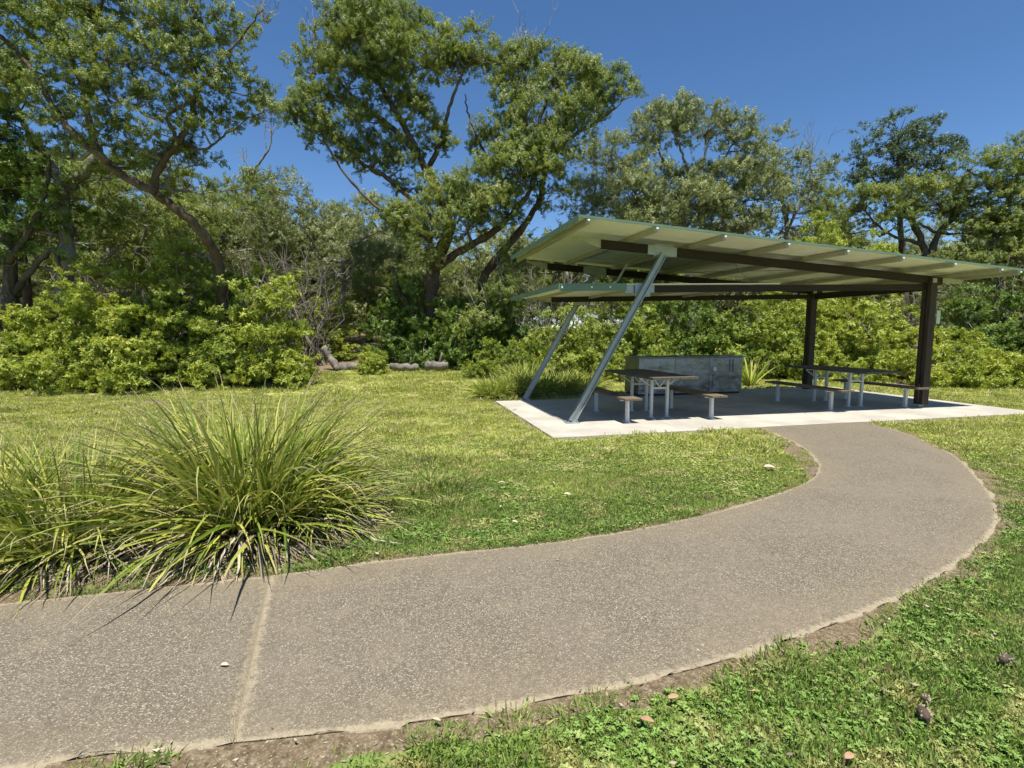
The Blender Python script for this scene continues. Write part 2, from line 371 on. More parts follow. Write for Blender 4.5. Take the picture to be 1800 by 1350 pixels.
def leaves_mesh(name, base, dirn, up, L, Wd, fold, tone, mat, coll):
    """folded diamond leaves"""
    n = len(base); d = dirn / np.linalg.norm(dirn, axis=1, keepdims=True)
    r = np.cross(d, up); r /= (np.linalg.norm(r, axis=1, keepdims=True) + 1e-9); q = np.cross(r, d)
    L = L[:, None]; Wd = Wd[:, None]
    mid = base + d * L * .45
    v = np.stack([base, mid + r * Wd / 2 + q * fold * Wd, base + d * L - q * L * .12, mid - r * Wd / 2 + q * fold * Wd], 1).reshape(-1, 3)
    i = np.arange(n)[:, None] * 4
    f = np.concatenate([i + [0, 1, 2], i + [0, 2, 3]], 0)
    o = mesh_np(name, v, f, mat, attrs={'tone': np.repeat(tone, 4)})
    COL.objects.unlink(o); coll.objects.link(o)
    return o
def sprig_set(name, mat, nleaf, L, W, stem, spread, droop=0.0, variants=4):
    coll = bpy.data.collections.new(name)
    for k in range(variants):
        t = rng.uniform(0.1, 1, nleaf); az = rng.uniform(0, 2 * math.pi, nleaf)
        bend = rng.uniform(-.3, .3, 2)
        base = np.stack([bend[0] * stem * t**2, bend[1] * stem * t**2, stem * t], -1)
        el = rng.normal(spread, .35, nleaf)
        d = np.stack([np.cos(az) * np.cos(el), np.sin(az) * np.cos(el), np.sin(el) - droop], -1)
        up = np.stack([rng.normal(0, .35, nleaf), rng.normal(0, .35, nleaf), np.ones(nleaf)], -1)
        leaves_mesh('leaf_sprig', base, d, up, L * rng.uniform(.6, 1.25, nleaf), W * rng.uniform(.7, 1.2, nleaf), .18,
                    rng.uniform(0, 1, nleaf), mat, coll)
    return inst_group(name, coll)
G = {
 'tree': sprig_set('tree_sprig', M['leaf_tree'], 42, .088, .027, .30, .30, .1),
 'grey': sprig_set('grey_sprig', M['leaf_grey'], 38, .092, .025, .32, .35, .15),
 'dark': sprig_set('dark_sprig', M['leaf_dark'], 38, .10, .034, .28, .35),
 'blue': sprig_set('blue_sprig', M['leaf_blue'], 26, .13, .030, .26, .6),
 'lime': sprig_set('lime_sprig', M['leaf_lime'], 30, .105, .036, .20, .30),
 'shrub': sprig_set('shrub_sprig', M['leaf_shrub'], 32, .10, .034, .22, .30),
}

# ------------------------------------------------------------------ ground, path and slab
def smooth(pts, n=14):
    pts = np.asarray(pts, float); P = np.vstack([2 * pts[0] - pts[1], pts, 2 * pts[-1] - pts[-2]]); o = []
    for i in range(1, len(P) - 2):
        for t in np.linspace(0, 1, n, endpoint=False):
            o.append(.5 * ((2 * P[i]) + (-P[i-1] + P[i+1]) * t + (2*P[i-1] - 5*P[i] + 4*P[i+1] - P[i+2]) * t*t + (-P[i-1] + 3*P[i] - 3*P[i+1] + P[i+2]) * t**3))
    o.append(pts[-1]); return np.array(o)
def resample(c, n):
    s = np.r_[0, np.cumsum(np.linalg.norm(np.diff(c, axis=0), axis=1))]; q = np.linspace(0, s[-1], n)
    return np.stack([np.interp(q, s, c[:, k]) for k in range(c.shape[1])], -1)
SLAB_F = -1.2
def slabfront(s): return sh(s, SLAB_F - .012, 0)[:2]
inner = smooth([(-14, -.6), (-9, 1.2), (-6, 2.1), (-3.05, 2.89), (-1.63, 3.24), (-.83, 3.50), (.44, 3.83), (1.48, 4.27), (2.52, 4.88), (3.2, 5.4), (3.62, 5.9), (3.88, 6.4), (4.06, 7.0), (4.17, 7.6), (4.2, 8.1), tuple(slabfront(2.98))])
outer = smooth([(-13, -2.2), (-8, -.1), (-5, .9), (-1.9, 1.72), (-1.33, 1.82), (-.47, 1.95), (.26, 2.12), (1.14, 2.4), (2.47, 3.02), (3.81, 3.92), (4.6, 4.7), (5.3, 5.7), (5.85, 6.6), (6.2, 7.5), (6.38, 8.3), tuple(slabfront(5.25))])
def pdist(P, poly):
    d = np.full(len(P), 1e9); 
    for a, b in zip(poly[:-1], poly[1:]):
        ab = b - a; t = np.clip(((P - a) @ ab) / (ab @ ab + 1e-12), 0, 1)
        d = np.minimum(d, np.linalg.norm(P - a - t[:, None] * ab, axis=1))
    return d
inner_r, outer_r = resample(inner, 60), resample(outer, 60)
def inside(P, poly):
    c = np.zeros(len(P), bool); n = len(poly); j = n - 1
    for i in range(n):
        xi, yi = poly[i]; xj, yj = poly[j]
        k = ((yi > P[:, 1]) != (yj > P[:, 1])) & (P[:, 0] < (xj - xi) * (P[:, 1] - yi) / (yj - yi + 1e-12) + xi)
        c ^= k; j = i
    return c
path_poly = np.vstack([inner_r, outer_r[::-1]])
slab_poly = np.array([sh(-.73, SLAB_F, 0)[:2], sh(9.65, SLAB_F, 0)[:2], sh(9.65, 3.95, 0)[:2], sh(1.6, 3.95, 0)[:2], sh(1.6, 3.12, 0)[:2], sh(-.73, 3.12, 0)[:2]])
slab_loop = np.vstack([slab_poly, slab_poly[:1]])
# smooth value noise for layout decisions
_ng = rng.uniform(0, 1, (128, 128))
def vnoise(x, y, s):
    x = np.asarray(x) * s + 50; y = np.asarray(y) * s + 50
    xi = np.floor(x).astype(int); yi = np.floor(y).astype(int); fx = x - xi; fy = y - yi
    fx = fx*fx*(3-2*fx); fy = fy*fy*(3-2*fy); g = lambda i, j: _ng[i % 128, j % 128]
    return (g(xi, yi)*(1-fx)+g(xi+1, yi)*fx)*(1-fy)+(g(xi, yi+1)*(1-fx)+g(xi+1, yi+1)*fx)*fy
# shrubbery ground areas: soil/litter under the vegetation line (world x -> y where the bush starts)
def bush_line(x): return np.interp(x, [-30, -12, -9, -6.8, -5.6, -4.8, -4, -2, 0, 1.3, 3, 6, 9, 12, 16, 30], [12.5, 13.0, 13.2, 13.6, 17.0, 21, 18, 17.5, 15.8, 14.0, 15.2, 16.2, 16.8, 15.0, 14.5, 14.0])
def soil_amount(P):
    di = pdist(P, inner_r); do = pdist(P, outer_r); ds = pdist(P, slab_loop)
    x, y = P[:, 0], P[:, 1]; n = vnoise(x, y, 2.3); n2 = vnoise(x + 9, y, 7)
    s = np.zeros(len(P))
    wo_ = .025 + .085 * n + .07 * n2 + .28 * np.exp(-(((x - 5.1) / .55)**2 + ((y - 5.1) / .75)**2)) + .05*np.exp(-((x + 1.6) / .7)**2)
    wi_ = .035 + .05 * n + .17 * np.exp(-(((x - 4.0) / .8)**2 + ((y - 7.0) / 1.8)**2)) + .22 * np.clip((-1.2 - x) / .5, 0, 1)
    s = np.maximum(s, np.clip(1.25 - do / (wo_ * 1.6), 0, 1)); s = np.maximum(s, np.clip(1.25 - di / (wi_ * 1.7), 0, 1))
    s = np.maximum(s, np.clip(1.2 - ds / (.17 + .06 * n), 0, 1))
    for cx, cy, rx, ry in ((-2.1, 3.95, .95, .65), (-3.3, 3.8, .9, .6), (-4.6, 3.6, .9, .6)):
        s = np.maximum(s, np.clip(1.6 - 1.4 * np.sqrt(((x - cx) / rx)**2 + ((y - cy) / ry)**2), 0, 1))
    s = np.maximum(s, .85 * np.clip((y - bush_line(x) - .2 + (n - .5) * 1.6) / .6, 0, 1) * (1 - .6 * np.exp(-((x + 5.2) / 1.0)**2)))
    s = np.maximum(s, .78 * np.clip(2.2 * (vnoise(x * .6 + 3, y * 2.2, 1.5) - .25), 0, 1) * np.exp(-((y - 12.35 - 1.2 * (vnoise(x, y * 0, .6) - .5)) / .65)**2) * np.clip((-4.5 - x) / 1, 0, 1))      # bare strip before the big shrub
    s = np.maximum(s, .62 * np.exp(-(((x + 2.0 + .0) / .9)**2 + ((y - 9.55) / .12)**2)))
    return s
gx = np.unique(np.concatenate([np.linspace(-260, -30, 16), np.linspace(-30, -8, 40), np.linspace(-8, 8, 300), np.linspace(8, 30, 50), np.linspace(30, 260, 16)]))
gy = np.unique(np.concatenate([np.linspace(-60, -4, 12), np.linspace(-4, 1, 20), np.linspace(1, 10, 200), np.linspace(10, 22, 110), np.linspace(22, 60, 30), np.linspace(60, 400, 18)]))
GX, GY = np.meshgrid(gx, gy); P2 = np.stack([GX.ravel(), GY.ravel()], -1)
soilv = soil_amount(P2)
gz = height(P2[:, 0], P2[:, 1]) - .032 + .018 * (vnoise(P2[:, 0], P2[:, 1], 3) - .5) + .012 * (vnoise(P2[:, 0], P2[:, 1], 11) - .5) * (np.abs(P2[:, 0]) < 10)
hole = inside(P2, path_poly) | inside(P2, slab_poly)
pe = np.minimum(pdist(P2, inner_r), pdist(P2, outer_r)); pb = np.clip(1.6 - pe / .13, 0, 1); gz = gz * (1 - pb) + (-.0135) * pb
gz = np.where(hole & (pe > .09), np.minimum(gz, -.05), gz); gz = np.where(hole & (pe <= .09), -.0135, gz)
nx = len(gx); ii, jj = np.meshgrid(np.arange(len(gx) - 1), np.arange(len(gy) - 1)); a = (jj * nx + ii).ravel()
o = mesh_np('ground', np.column_stack([P2, gz]), np.stack([a, a+1, a+1+nx, a+nx], -1), M['ground'], smooth=True, attrs={'soil': soilv}); tag(o, kind='structure')

# path: three cast slabs of exposed aggregate with a joint between them
path_root = empty('path', (0, 0, 0)); tag(path_root, kind='structure')
NA, NC = 420, 40
it, ot = resample(inner, NA), resample(outer, NA)
def idx_near(poly, p): return int(np.argmin(np.linalg.norm(poly - np.array(p), axis=1)))
# re-time the two edges so the joint runs where it does
ja, jb = idx_near(it, (-1.63, 3.24)), idx_near(ot, (-1.08, 1.87)); JN = 170
def retime(poly, k): return np.vstack([resample(poly[:k+1], JN + 1), resample(poly[k:], NA - JN)[1:]])
it, ot = retime(it, ja), retime(ot, jb)
def path_slab(i0, i1, j0, j1):
    I = it[i0:i1+1].copy(); O = ot[i0:i1+1].copy(); n = len(I)
    t = np.linspace(0, 1, NC); t = .5 - .5 * np.cos(t * math.pi) * (1 - .0); pts = I[:, None] * (1 - t)[None, :, None] + O[:, None] * t[None, :, None]
    # ragged outer edges
    wob = (vnoise(pts[:, :, 0], pts[:, :, 1], 5) - .5) * .05 + (vnoise(pts[:, :, 0], pts[:, :, 1], 19) - .5) * .03
    nrm = (O - I) / np.linalg.norm(O - I, axis=1, keepdims=True)
    pts[:, 0] += nrm * wob[:, :1]; pts[:, -1] += nrm * wob[:, -1:]
    P = pts.reshape(-1, 2)
    e = np.maximum(np.clip(1 - pdist(P, inner_r) / .11, 0, 1), np.clip(1 - pdist(P, outer_r) / .085, 0, 1))
    jl = np.array([it[JN], ot[JN]]); e = np.maximum(e, .92 * np.clip(1 - pdist(P, jl) / .10, 0, 1))
    z = .004 * (vnoise(P[:, 0], P[:, 1], 1.3) - .5) - .009 * np.clip(1 - pdist(P, outer_r) / .08, 0, 1) - .008 * np.clip(1 - pdist(P, inner_r) / .06, 0, 1)
    V3 = np.column_stack([P, z]); m = len(V3)
    idx = np.arange(m).reshape(n, NC); q = np.stack([idx[:-1, :-1], idx[1:, :-1], idx[1:, 1:], idx[:-1, 1:]], -1).reshape(-1, 4)
    ring = np.concatenate([idx[:, 0], idx[-1, 1:], idx[::-1, -1][1:], idx[0, ::-1][1:-1]])
    low = V3[ring].copy(); low[:, 2] = -.1; V3 = np.vstack([V3, low]); k = np.arange(len(ring)); k2 = (k + 1) % len(ring)
    side = np.stack([ring[k], m + k, m + k2, ring[k2]], -1)
    wd_ = np.clip(1 - np.minimum(pdist(P, inner_r), pdist(P, outer_r)) / .6, 0, 1); mesh_np('path_slab', V3, np.vstack([q, side]), M['path'], path_root, smooth=False, attrs={'edge': np.r_[e, e[ring]], 'wide': np.r_[wd_, wd_[ring]]})
it[JN] += 0; path_slab(0, JN, 0, 0)
itb, otb = it.copy(), ot.copy()
it[JN] = it[JN] + (it[JN+1] - it[JN]) * .12; ot[JN] = ot[JN] + (ot[JN+1] - ot[JN]) * .12
path_slab(JN, NA - 1, 0, 0)

# concrete slab of the shelter: four poured bays
slab = empty('concrete_slab', sh(0, 0, 0), TH); tag(slab, kind='structure')
for s0, s1, db in ((-.73, 1.6, 3.12), (1.6, 4.3, 3.95), (4.3, 7.0, 3.95), (7.0, 9.65, 3.95)):
    b = MB(); b.box((s0 + .004, SLAB_F, -.14), (s1 - .004, db, .0)); b.build('slab_panel', M['concrete'], slab, bevel=.008)

# ------------------------------------------------------------------ picnic shelter
SHL = empty('picnic_shelter', sh(0, 0, 0), TH)
tag(SHL, 'open picnic shelter with two pale green skillion roofs on leaning steel and dark timber posts', 'picnic shelter')
W = 3.1
def ruf(s): return 3.37 - .0585 * s      # height of the upper sheet
def corrug(name, s0, s1, d0, d1, hfun, ribs_d=True, rib=.011, th=.004, mat=None):
    """ribbed sheet: ribs run along s"""
    n = int((d1 - d0) / .0508) * 2; d = np.linspace(d0, d1, n + 1)
    z = rib * np.cos(np.arange(n + 1) * math.pi)
    v = []
    for dz in (0, th):
        for s_ in (s0, s1): v.append(np.column_stack([np.full(n+1, s_), d, hfun(s_) + z + dz]))
    v = np.vstack(v); m = n + 1; i = np.arange(n)
    f = np.vstack([np.stack([i, i+1, m+i+1, m+i], -1), np.stack([2*m+i, 3*m+i, 3*m+i+1, 2*m+i+1], -1),
                   np.stack([i, 2*m+i, 2*m+i+1, i+1], -1), np.stack([m+i, m+i+1, 3*m+i+1, 3*m+i], -1), [[0, m, 3*m, 2*m], [n, 2*m+n, 3*m+n, m+n]]])
    o = mesh_np(name, v, f, M['roof_under'], SHL); o.data.materials.append(M['roof_top'])
    mi = np.zeros(len(f), int); mi[n:2*n] = 1; o.data.polygons.foreach_set('material_index', mi.astype(np.int32)); return o
# upper sheets: one per bay between purlins' splits (lap joints along the slope direction)
UF, UB = -1.0, 3.4
for k, (a0, a1) in enumerate(zip(np.linspace(UF, UB, 6)[:-1], np.linspace(UF, UB, 6)[1:])):
    corrug('roof_sheet', -.25, 9.15, a0, a1 + (.0 if k == 4 else .0), lambda s, k=k: ruf(s) + (k % 2) * .006)
# green edge flashing all round
b = MB()
b.hexa([(-.27, UF-.01, ruf(-.25)-.018), (9.17, UF-.01, ruf(9.15)-.018), (9.17, UF+.004, ruf(9.15)-.018), (-.27, UF+.004, ruf(-.25)-.018),
        (-.27, UF-.01, ruf(-.25)+.02), (9.17, UF-.01, ruf(9.15)+.02), (9.17, UF+.004, ruf(9.15)+.02), (-.27, UF+.004, ruf(-.25)+.02)]); b.build('front_flashing', M['roof_top'], SHL)
b = MB(); b.box((-.285, UF-.012, ruf(-.25)-.075), (-.272, UB+.01, ruf(-.25)+.02)); b.build('end_flashing', M['roof_top'], SHL)
b = MB(); b.box((9.172, UF-.012, ruf(9.15)-.05), (9.19, UB+.01, ruf(9.15)+.02)); b.build('end_flashing', M['roof_top'], SHL)
# purlins across the upper roof with white bolt caps
for s_ in (-.12, 1.05, 2.3, 3.55, 4.8, 6.05, 7.3, 8.5, 9.0)[:9]:
    b = MB(); hh = ruf(s_) - .017; b.box((s_-.03, UF+.02, hh-.085), (s_+.03, UB-.02, hh)); b.build('purlin', M['purlin'], SHL)
    b = MB(); b.box((s_-.019, UF-.022, hh-.048), (s_+.019, UF-.0, hh-.018)); b.build('bolt_cap', M['cap'], SHL, bevel=.005)
def beamh(s): return ruf(s) - .105
def slope_bar(s0, s1, d, w, top, depth, name, mat, taper=None):
    b = MB(); t0, t1 = top(s0), top(s1); q0 = t0 - (taper if taper else depth); q1 = t1 - depth
    b.hexa([(s0, d-w/2, q0), (s1, d-w/2, q1), (s1, d+w/2, q1), (s0, d+w/2, q0), (s0, d-w/2, t0), (s1, d-w/2, t1), (s1, d+w/2, t1), (s0, d+w/2, t0)])
    return b.build(name, mat, SHL)
for d in (0, W):
    slope_bar(.52, 1.42, d, .065, beamh, .15, 'rafter_beam', M['timber_dark'])
    slope_bar(2.0, 8.35, d, .065, beamh, .155, 'rafter_beam', M['timber_dark'])
    slope_bar(.02, .52, d, .03, beamh, .15, 'end_bracket', M['purlin'], taper=.02)
    slope_bar(1.42, 2.0, d, .085, beamh, .17, 'splice_bracket', M['galv'])
    slope_bar(8.35, 8.9, d, .03, beamh, .10, 'end_bracket', M['purlin'])
# lower roof
def rlf(s): return 2.44 + .0265 * s
for a0, a1 in zip(np.linspace(.0, 3.5, 5)[:-1], np.linspace(.0, 3.5, 5)[1:]):
    corrug('lower_roof_sheet', -.22, 4.3, a0 + .002, a1 - .002, rlf)
b = MB(); b.hexa([(-.24, -.03, rlf(-.2)-.11), (1.02, -.03, rlf(1)-.11), (1.02, -.002, rlf(1)-.11), (-.24, -.002, rlf(-.2)-.11),
                  (-.24, -.03, rlf(-.2)+.02), (1.02, -.03, rlf(1)+.02), (1.02, -.002, rlf(1)+.02), (-.24, -.002, rlf(-.2)+.02)]); b.build('fascia', M['roof_top'], SHL)
b = MB(); b.box((-.26, -.03, rlf(-.2)-.07), (-.243, 3.52, rlf(-.2)+.02)); b.build('end_flashing', M['roof_top'], SHL)
for s_, d_ in ((-.2, -.045), (.35, -.045), (.7, -.045)):
    b = MB(); b.box((s_-.015, d_-.0, rlf(s_)-.06), (s_+.015, -.032, rlf(s_)-.03)); b.build('bolt_cap', M['cap'], SHL)
def lb(s): return rlf(s) - .018
slope_bar(1.02, 1.6, .045, .05, lb, .13, 'steel_bracket', M['galv'])
slope_bar(1.6, 7.98, .045, .05, lb, .125, 'lower_beam', M['timber_dark'])
slope_bar(.6, 7.98, W - .08, .05, lb, .12, 'lower_beam', M['timber_dark'])
slope_bar(.1, .6, W - .08, .03, lb, .12, 'end_bracket', M['purlin'], taper=.03)
for s_ in np.arange(.3, 4.3, 1.25):
    b = MB(); hh = rlf(s_) - .014; b.box((s_-.022, .08, hh-.05), (s_+.022, 3.45, hh)); b.build('purlin', M['purlin'], SHL)
# cross tie at the low end
b = MB(); b.box((8.06, .11, 2.50), (8.12, W-.11, 2.66)); b.build('cross_beam', M['timber_dark'], SHL)
# thin cross rods under the upper roof
for (sa, da, sb_, db_) in ((3.2, .1, 5.9, 2.9), (5.9, .1, 3.2, 2.9)):
    b = MB(); b.tube([(sa, da, ruf(sa)-.13), (sb_, db_, ruf(sb_)-.13)], .008, 5); b.build('bracing_rod', M['galv'], SHL)
# leaning steel posts (I sections)
for d in (-.06, W + .06):
    top = np.array([1.72, d, 3.02]); foot = np.array([0.0, d, .02])
    ax = top - foot; ln = np.linalg.norm(ax); ax /= ln; q = np.cross((0, 1, 0), ax)
    b = MB()
    for i in (-1, 1): b.bar(foot + q * i * .05, top + q * i * .05, .085, .012, up=q)
    b.bar(foot, top, .012, .092, up=q); b.build('leaning_post', M['galv'], SHL)
    b = MB(); b.box((-.13, d-.09, .0), (.12, d+.09, .016)); b.build('base_plate', M['galv'], SHL)
    b = MB()
    for sx in (-.09, .08):
        for sy in (-.06, .06): b = MB(); b.tube([(sx, d+sy, .016), (sx, d+sy, .045)], .011, 6); b.build('anchor_bolt', M['galv'], SHL)
    e = 1 if d > 0 else -1
    b = MB(); b.box((1.55, d+.048 if d < 0 else d-.048-.01, 2.98), (1.95, d+.058 if d < 0 else d-.048, 3.20)); b.build('top_plate', M['galv'], SHL)
    b = MB(); b.box((1.2, (d+.046) if d < 0 else (d-.056), 2.26), (1.5, (d+.056) if d < 0 else (d-.046), 2.50)); b.build('side_plate', M['galv'], SHL)
# short struts between the lower roof and the upper beam
for d in (.3, W - .25):
    b = MB(); b.bar((.95 if d < 1 else .35, d, rlf(.9)+.02), (1.3 if d < 1 else .02, d + .25, 2.9 if d < 1 else 2.95), .03, .03); b.build('strut', M['purlin'], SHL)
# timber corner posts: double members with a slot
for d in (0, W):
    for off in (-.054, .054):
        b = MB(); b.box((8.055-.088, d+off-.042, .06), (8.055+.088, d+off+.042, beamh(8.05)-(.0 if abs(off) > 1 else .02))); 
        if d == 0: pass
        b.build('timber_post', M['timber_post'], SHL, bevel=.006)
    b = MB(); b.box((8.055-.07, d-.011, .0), (8.055+.07, d+.011, .5)); b.build('post_stirrup', M['galv'], SHL)
    b = MB(); b.box((7.99, d-.108, beamh(8.05)-.14), (8.09, d-.097, beamh(8.05)-.05)); b.build('bolt_plate', M['galv'], SHL)
# ------------------------------------------------------------------ small pale box on the corner post
sp = empty('post_sign', sh(8.2, .05, 1.82), TH); tag(sp, 'small pale green plate fixed high on the right side of the front timber post', 'sign')
b = MB(); b.box((.10, -.055, -.02), (.20, -.04, .26)); b.build('plate', M['sign'], sp, bevel=.004)
b = MB(); b.box((-.045, -.035, .06), (.16, -.02, .10)); b.build('bracket', M['galv'], sp)

# ------------------------------------------------------------------ picnic tables
def picnic_table(s, d, gap, label, legd=(.15, .95), sl=(-.25, 1.15)):
    o = sh(s, 0, 0); root = empty('picnic_table', o, TH); tag(root, label, 'picnic table', 'picnic tables under the shelter')
    hw = .46; n = 5; pw = 2 * hw / n
    for k in range(n):
        x0 = -hw + k * pw; b = MB(); b.box((x0 + .004, d[0], .765), (x0 + pw - .004, d[1], .81)); b.build('tabletop_plank', M['table_slat'], root, bevel=.004)
    for ld in legd:
        for x in (-.165, .165):
            b = MB(); b.box((x-.026, ld-.026, .0), (x+.026, ld+.026, .74)); b.build('table_leg', M['steel_white'], root, bevel=.004)
            b = MB(); b.box((x-.06, ld-.05, .0), (x+.06, ld+.05, .008)); b.build('foot_plate', M['steel_white'], root)
        b = MB(); b.box((-.42, ld-.02, .738), (.42, ld+.02, .764)); b.build('top_rail', M['steel_white'], root)
        b = MB(); b.box((-.138, ld-.014, .54), (.138, ld+.014, .575)); b.build('cross_rail', M['steel_white'], root)
        b = MB(); b.bar((0, ld, .58), (-.135, ld, .735), .02, .02, up=(0, 1, 0)); b.bar((0, ld, .58), (.135, ld, .735), .02, .02, up=(0, 1, 0)); b.build('brace', M['steel_white'], root)
        for x in (-1, 1):
            b = MB(); b.bar((x*.18, ld + .028, .60), (x*.40, ld + .028, .737), .02, .02, up=(0, 1, 0)); b.build('brace', M['steel_white'], root)
    for x in (-gap, gap):
        for k in (-1, 1):
            b = MB(); b.box((x + k*.082 - .078, d[0]-.08, .42), (x + k*.082 + .078, d[1]-.1, .458)); b.build('bench_plank', M['seat_slat'], root, bevel=.004)
        for ld in sl:
            b = MB(); b.box((x-.03, ld-.03, .0), (x+.03, ld+.03, .395)); b.build('bench_leg', M['steel_white'], root, bevel=.004)
            b = MB(); b.box((x-.14, ld-.025, .393), (x+.14, ld+.025, .419)); b.build('bench_bracket', M['steel_white'], root)
            b = MB(); b.box((x-.06, ld-.06, .0), (x+.06, ld+.06, .008)); b.build('foot_plate', M['steel_white'], root)
    return root
picnic_table(1.84, (-.42, 1.65), .86, 'picnic table nearest the leaning steel posts, in front of the grey metal barbecue')
picnic_table(6.72, (-.25, 1.9), .98, 'picnic table beside the dark timber corner post on the right half of the slab', (.4, 1.32), (.06, 1.55))

# ------------------------------------------------------------------ barbecue
bb = empty('barbecue', sh(2.96, 3.12, 0), TH); tag(bb, 'long waist-high barbecue clad in dented grey stainless steel panels at the back of the slab', 'barbecue')
b = MB(); b.box((.04, .04, .0), (2.98, .72, .06)); b.build('plinth', M['black'], bb)
edges = [.0, 1.02, 2.02, 3.02]
for x0, x1 in zip(edges[:-1], edges[1:]):
    b = MB(); b.box((x0 + .004, 0, .05), (x1 - .004, .02, .955)); b.build('front_panel', M['stainless'], bb, bevel=.004)
b = MB(); b.box((0, .022, .05), (.02, .76, .955)); b.build('side_panel', M['stainless'], bb)
b = MB(); b.box((3.0, .022, .05), (3.02, .76, .955)); b.build('side_panel', M['stainless'], bb)
b = MB(); b.box((.02, .742, .05), (3.0, .76, .955)); b.build('back_panel', M['stainless'], bb)
b = MB(); b.box((-.03, -.04, .957), (3.05, .8, .99)); b.build('benchtop', M['rusty'], bb, bevel=.006)
for x0 in (.55, 1.75):
    b = MB(); b.box((x0, .14, .991), (x0 + .62, .62, 1.005)); b.build('hotplate', M['black'], bb, bevel=.004)
def ring_disc(x, z, r, name, mat, y0=-.0, y1=-.02):
    b = MB(); b.tube([(x, y0, z), (x, y1, z)], r, 20); return b.build(name, mat, bb, smooth=False)
ring_disc(2.18, .66, .055, 'push_button', M['cap']); ring_disc(.62, .72, .045, 'push_button', M['rusty'])
for x0, x1 in ((.14, .9), (2.14, 2.88)):
    b = MB(); b.box((x0, -.012, .14), (x1, -.001, .56 if x0 < 1 else .5)); b.build('access_door', M['stainless'], bb, bevel=.003)
for x in (2.72, 2.62):
    b = MB(); b.box((x, -.014, .58), (x + .03, -.001, .92)); b.build('cover_strip', M['rusty'], bb)

# ------------------------------------------------------------------ vegetation builders
def jit(p, r): return p + rng.normal(0, r, np.shape(p))
def build_foliage(name, tufts, grp, parent, origin, sprigs=12, size=1.0, tr=.34, center=None):
    """tufts: (n,3) centres with outward normals -> sprigs on small upper domes"""
    pos, dr = [], []
    T, Nn, R = tufts
    n = len(T); k = sprigs
    d = rng.normal(0, 1, (n, k, 3)); d[:, :, 2] = np.abs(d[:, :, 2]) * .9 - .15
    d += Nn[:, None] * .8; d /= np.linalg.norm(d, axis=2, keepdims=True)
    rad = R[:, None] * rng.uniform(.35, 1.0, (n, k)) * np.where(rng.uniform(0, 1, (n, k)) < .1, 1.5, 1)
    sc = np.array([1.15, 1.15, .7])
    pos = (T[:, None] + d * rad[:, :, None] * sc).reshape(-1, 3)
    dr = (d + rng.normal(0, .55, d.shape)).reshape(-1, 3); dr[:, 2] += .25
    m = len(pos)
    o = points_obj(name, pos - origin, dir_to_euler(dr, rng.uniform(0, 6.28, m)), size * rng.uniform(.55, 1.35, m), rng.integers(0, 4, m), grp, parent)
    o['kind'] = 'stuff'
    return o
def cluster_tufts(cl, per=1.0, tr=.36, shell=.55, lower=.35):
    T, Nn, R = [], [], []
    for c, r in cl:
        area = (r[0] * r[1] + r[0] * r[2] + r[1] * r[2]) * 4 / 3 * math.pi / 1.3
        n = max(5, int(area * per * 2.4))
        d = rng.normal(0, 1, (n * 3, 3)); d /= np.linalg.norm(d, axis=1, keepdims=True)
        keep = (d[:, 2] > -lower) | (rng.uniform(0, 1, len(d)) < .25); d = d[keep][:n]
        rr = rng.uniform(shell, 1.0, (len(d), 1))
        T.append(c + d * rr * r); q = d / r; q /= np.linalg.norm(q, axis=1, keepdims=True); Nn.append(q); R.append(rng.uniform(.45, 1.5, len(d)) * tr)
    return np.concatenate(T), np.concatenate(Nn), np.concatenate(R)
def curve(a, b, sag=0.0, n=5, wob=.05):
    a = np.asarray(a, float); b = np.asarray(b, float); L = np.linalg.norm(b - a); t = np.linspace(0, 1, n)[:, None]
    p = a + (b - a) * t; off = np.sin(t * math.pi) * np.array([0, 0, 1]) * sag * L
    return p + off + np.sin(t * math.pi) * rng.normal(0, wob * L, (n, 3))
def px_limb(pts, Y, r0, r1, wob=.03):
    P = np.array([at(p[0], p[1], p[2] if len(p) > 2 else Y) for p in pts]); P = smooth(P, 6); n = len(P)
    P[1:-1] += rng.normal(0, wob, (n - 2, 3)) * .6
    return P, np.linspace(r0, r1, n) * (1 + .08 * rng.normal(0, 1, n))
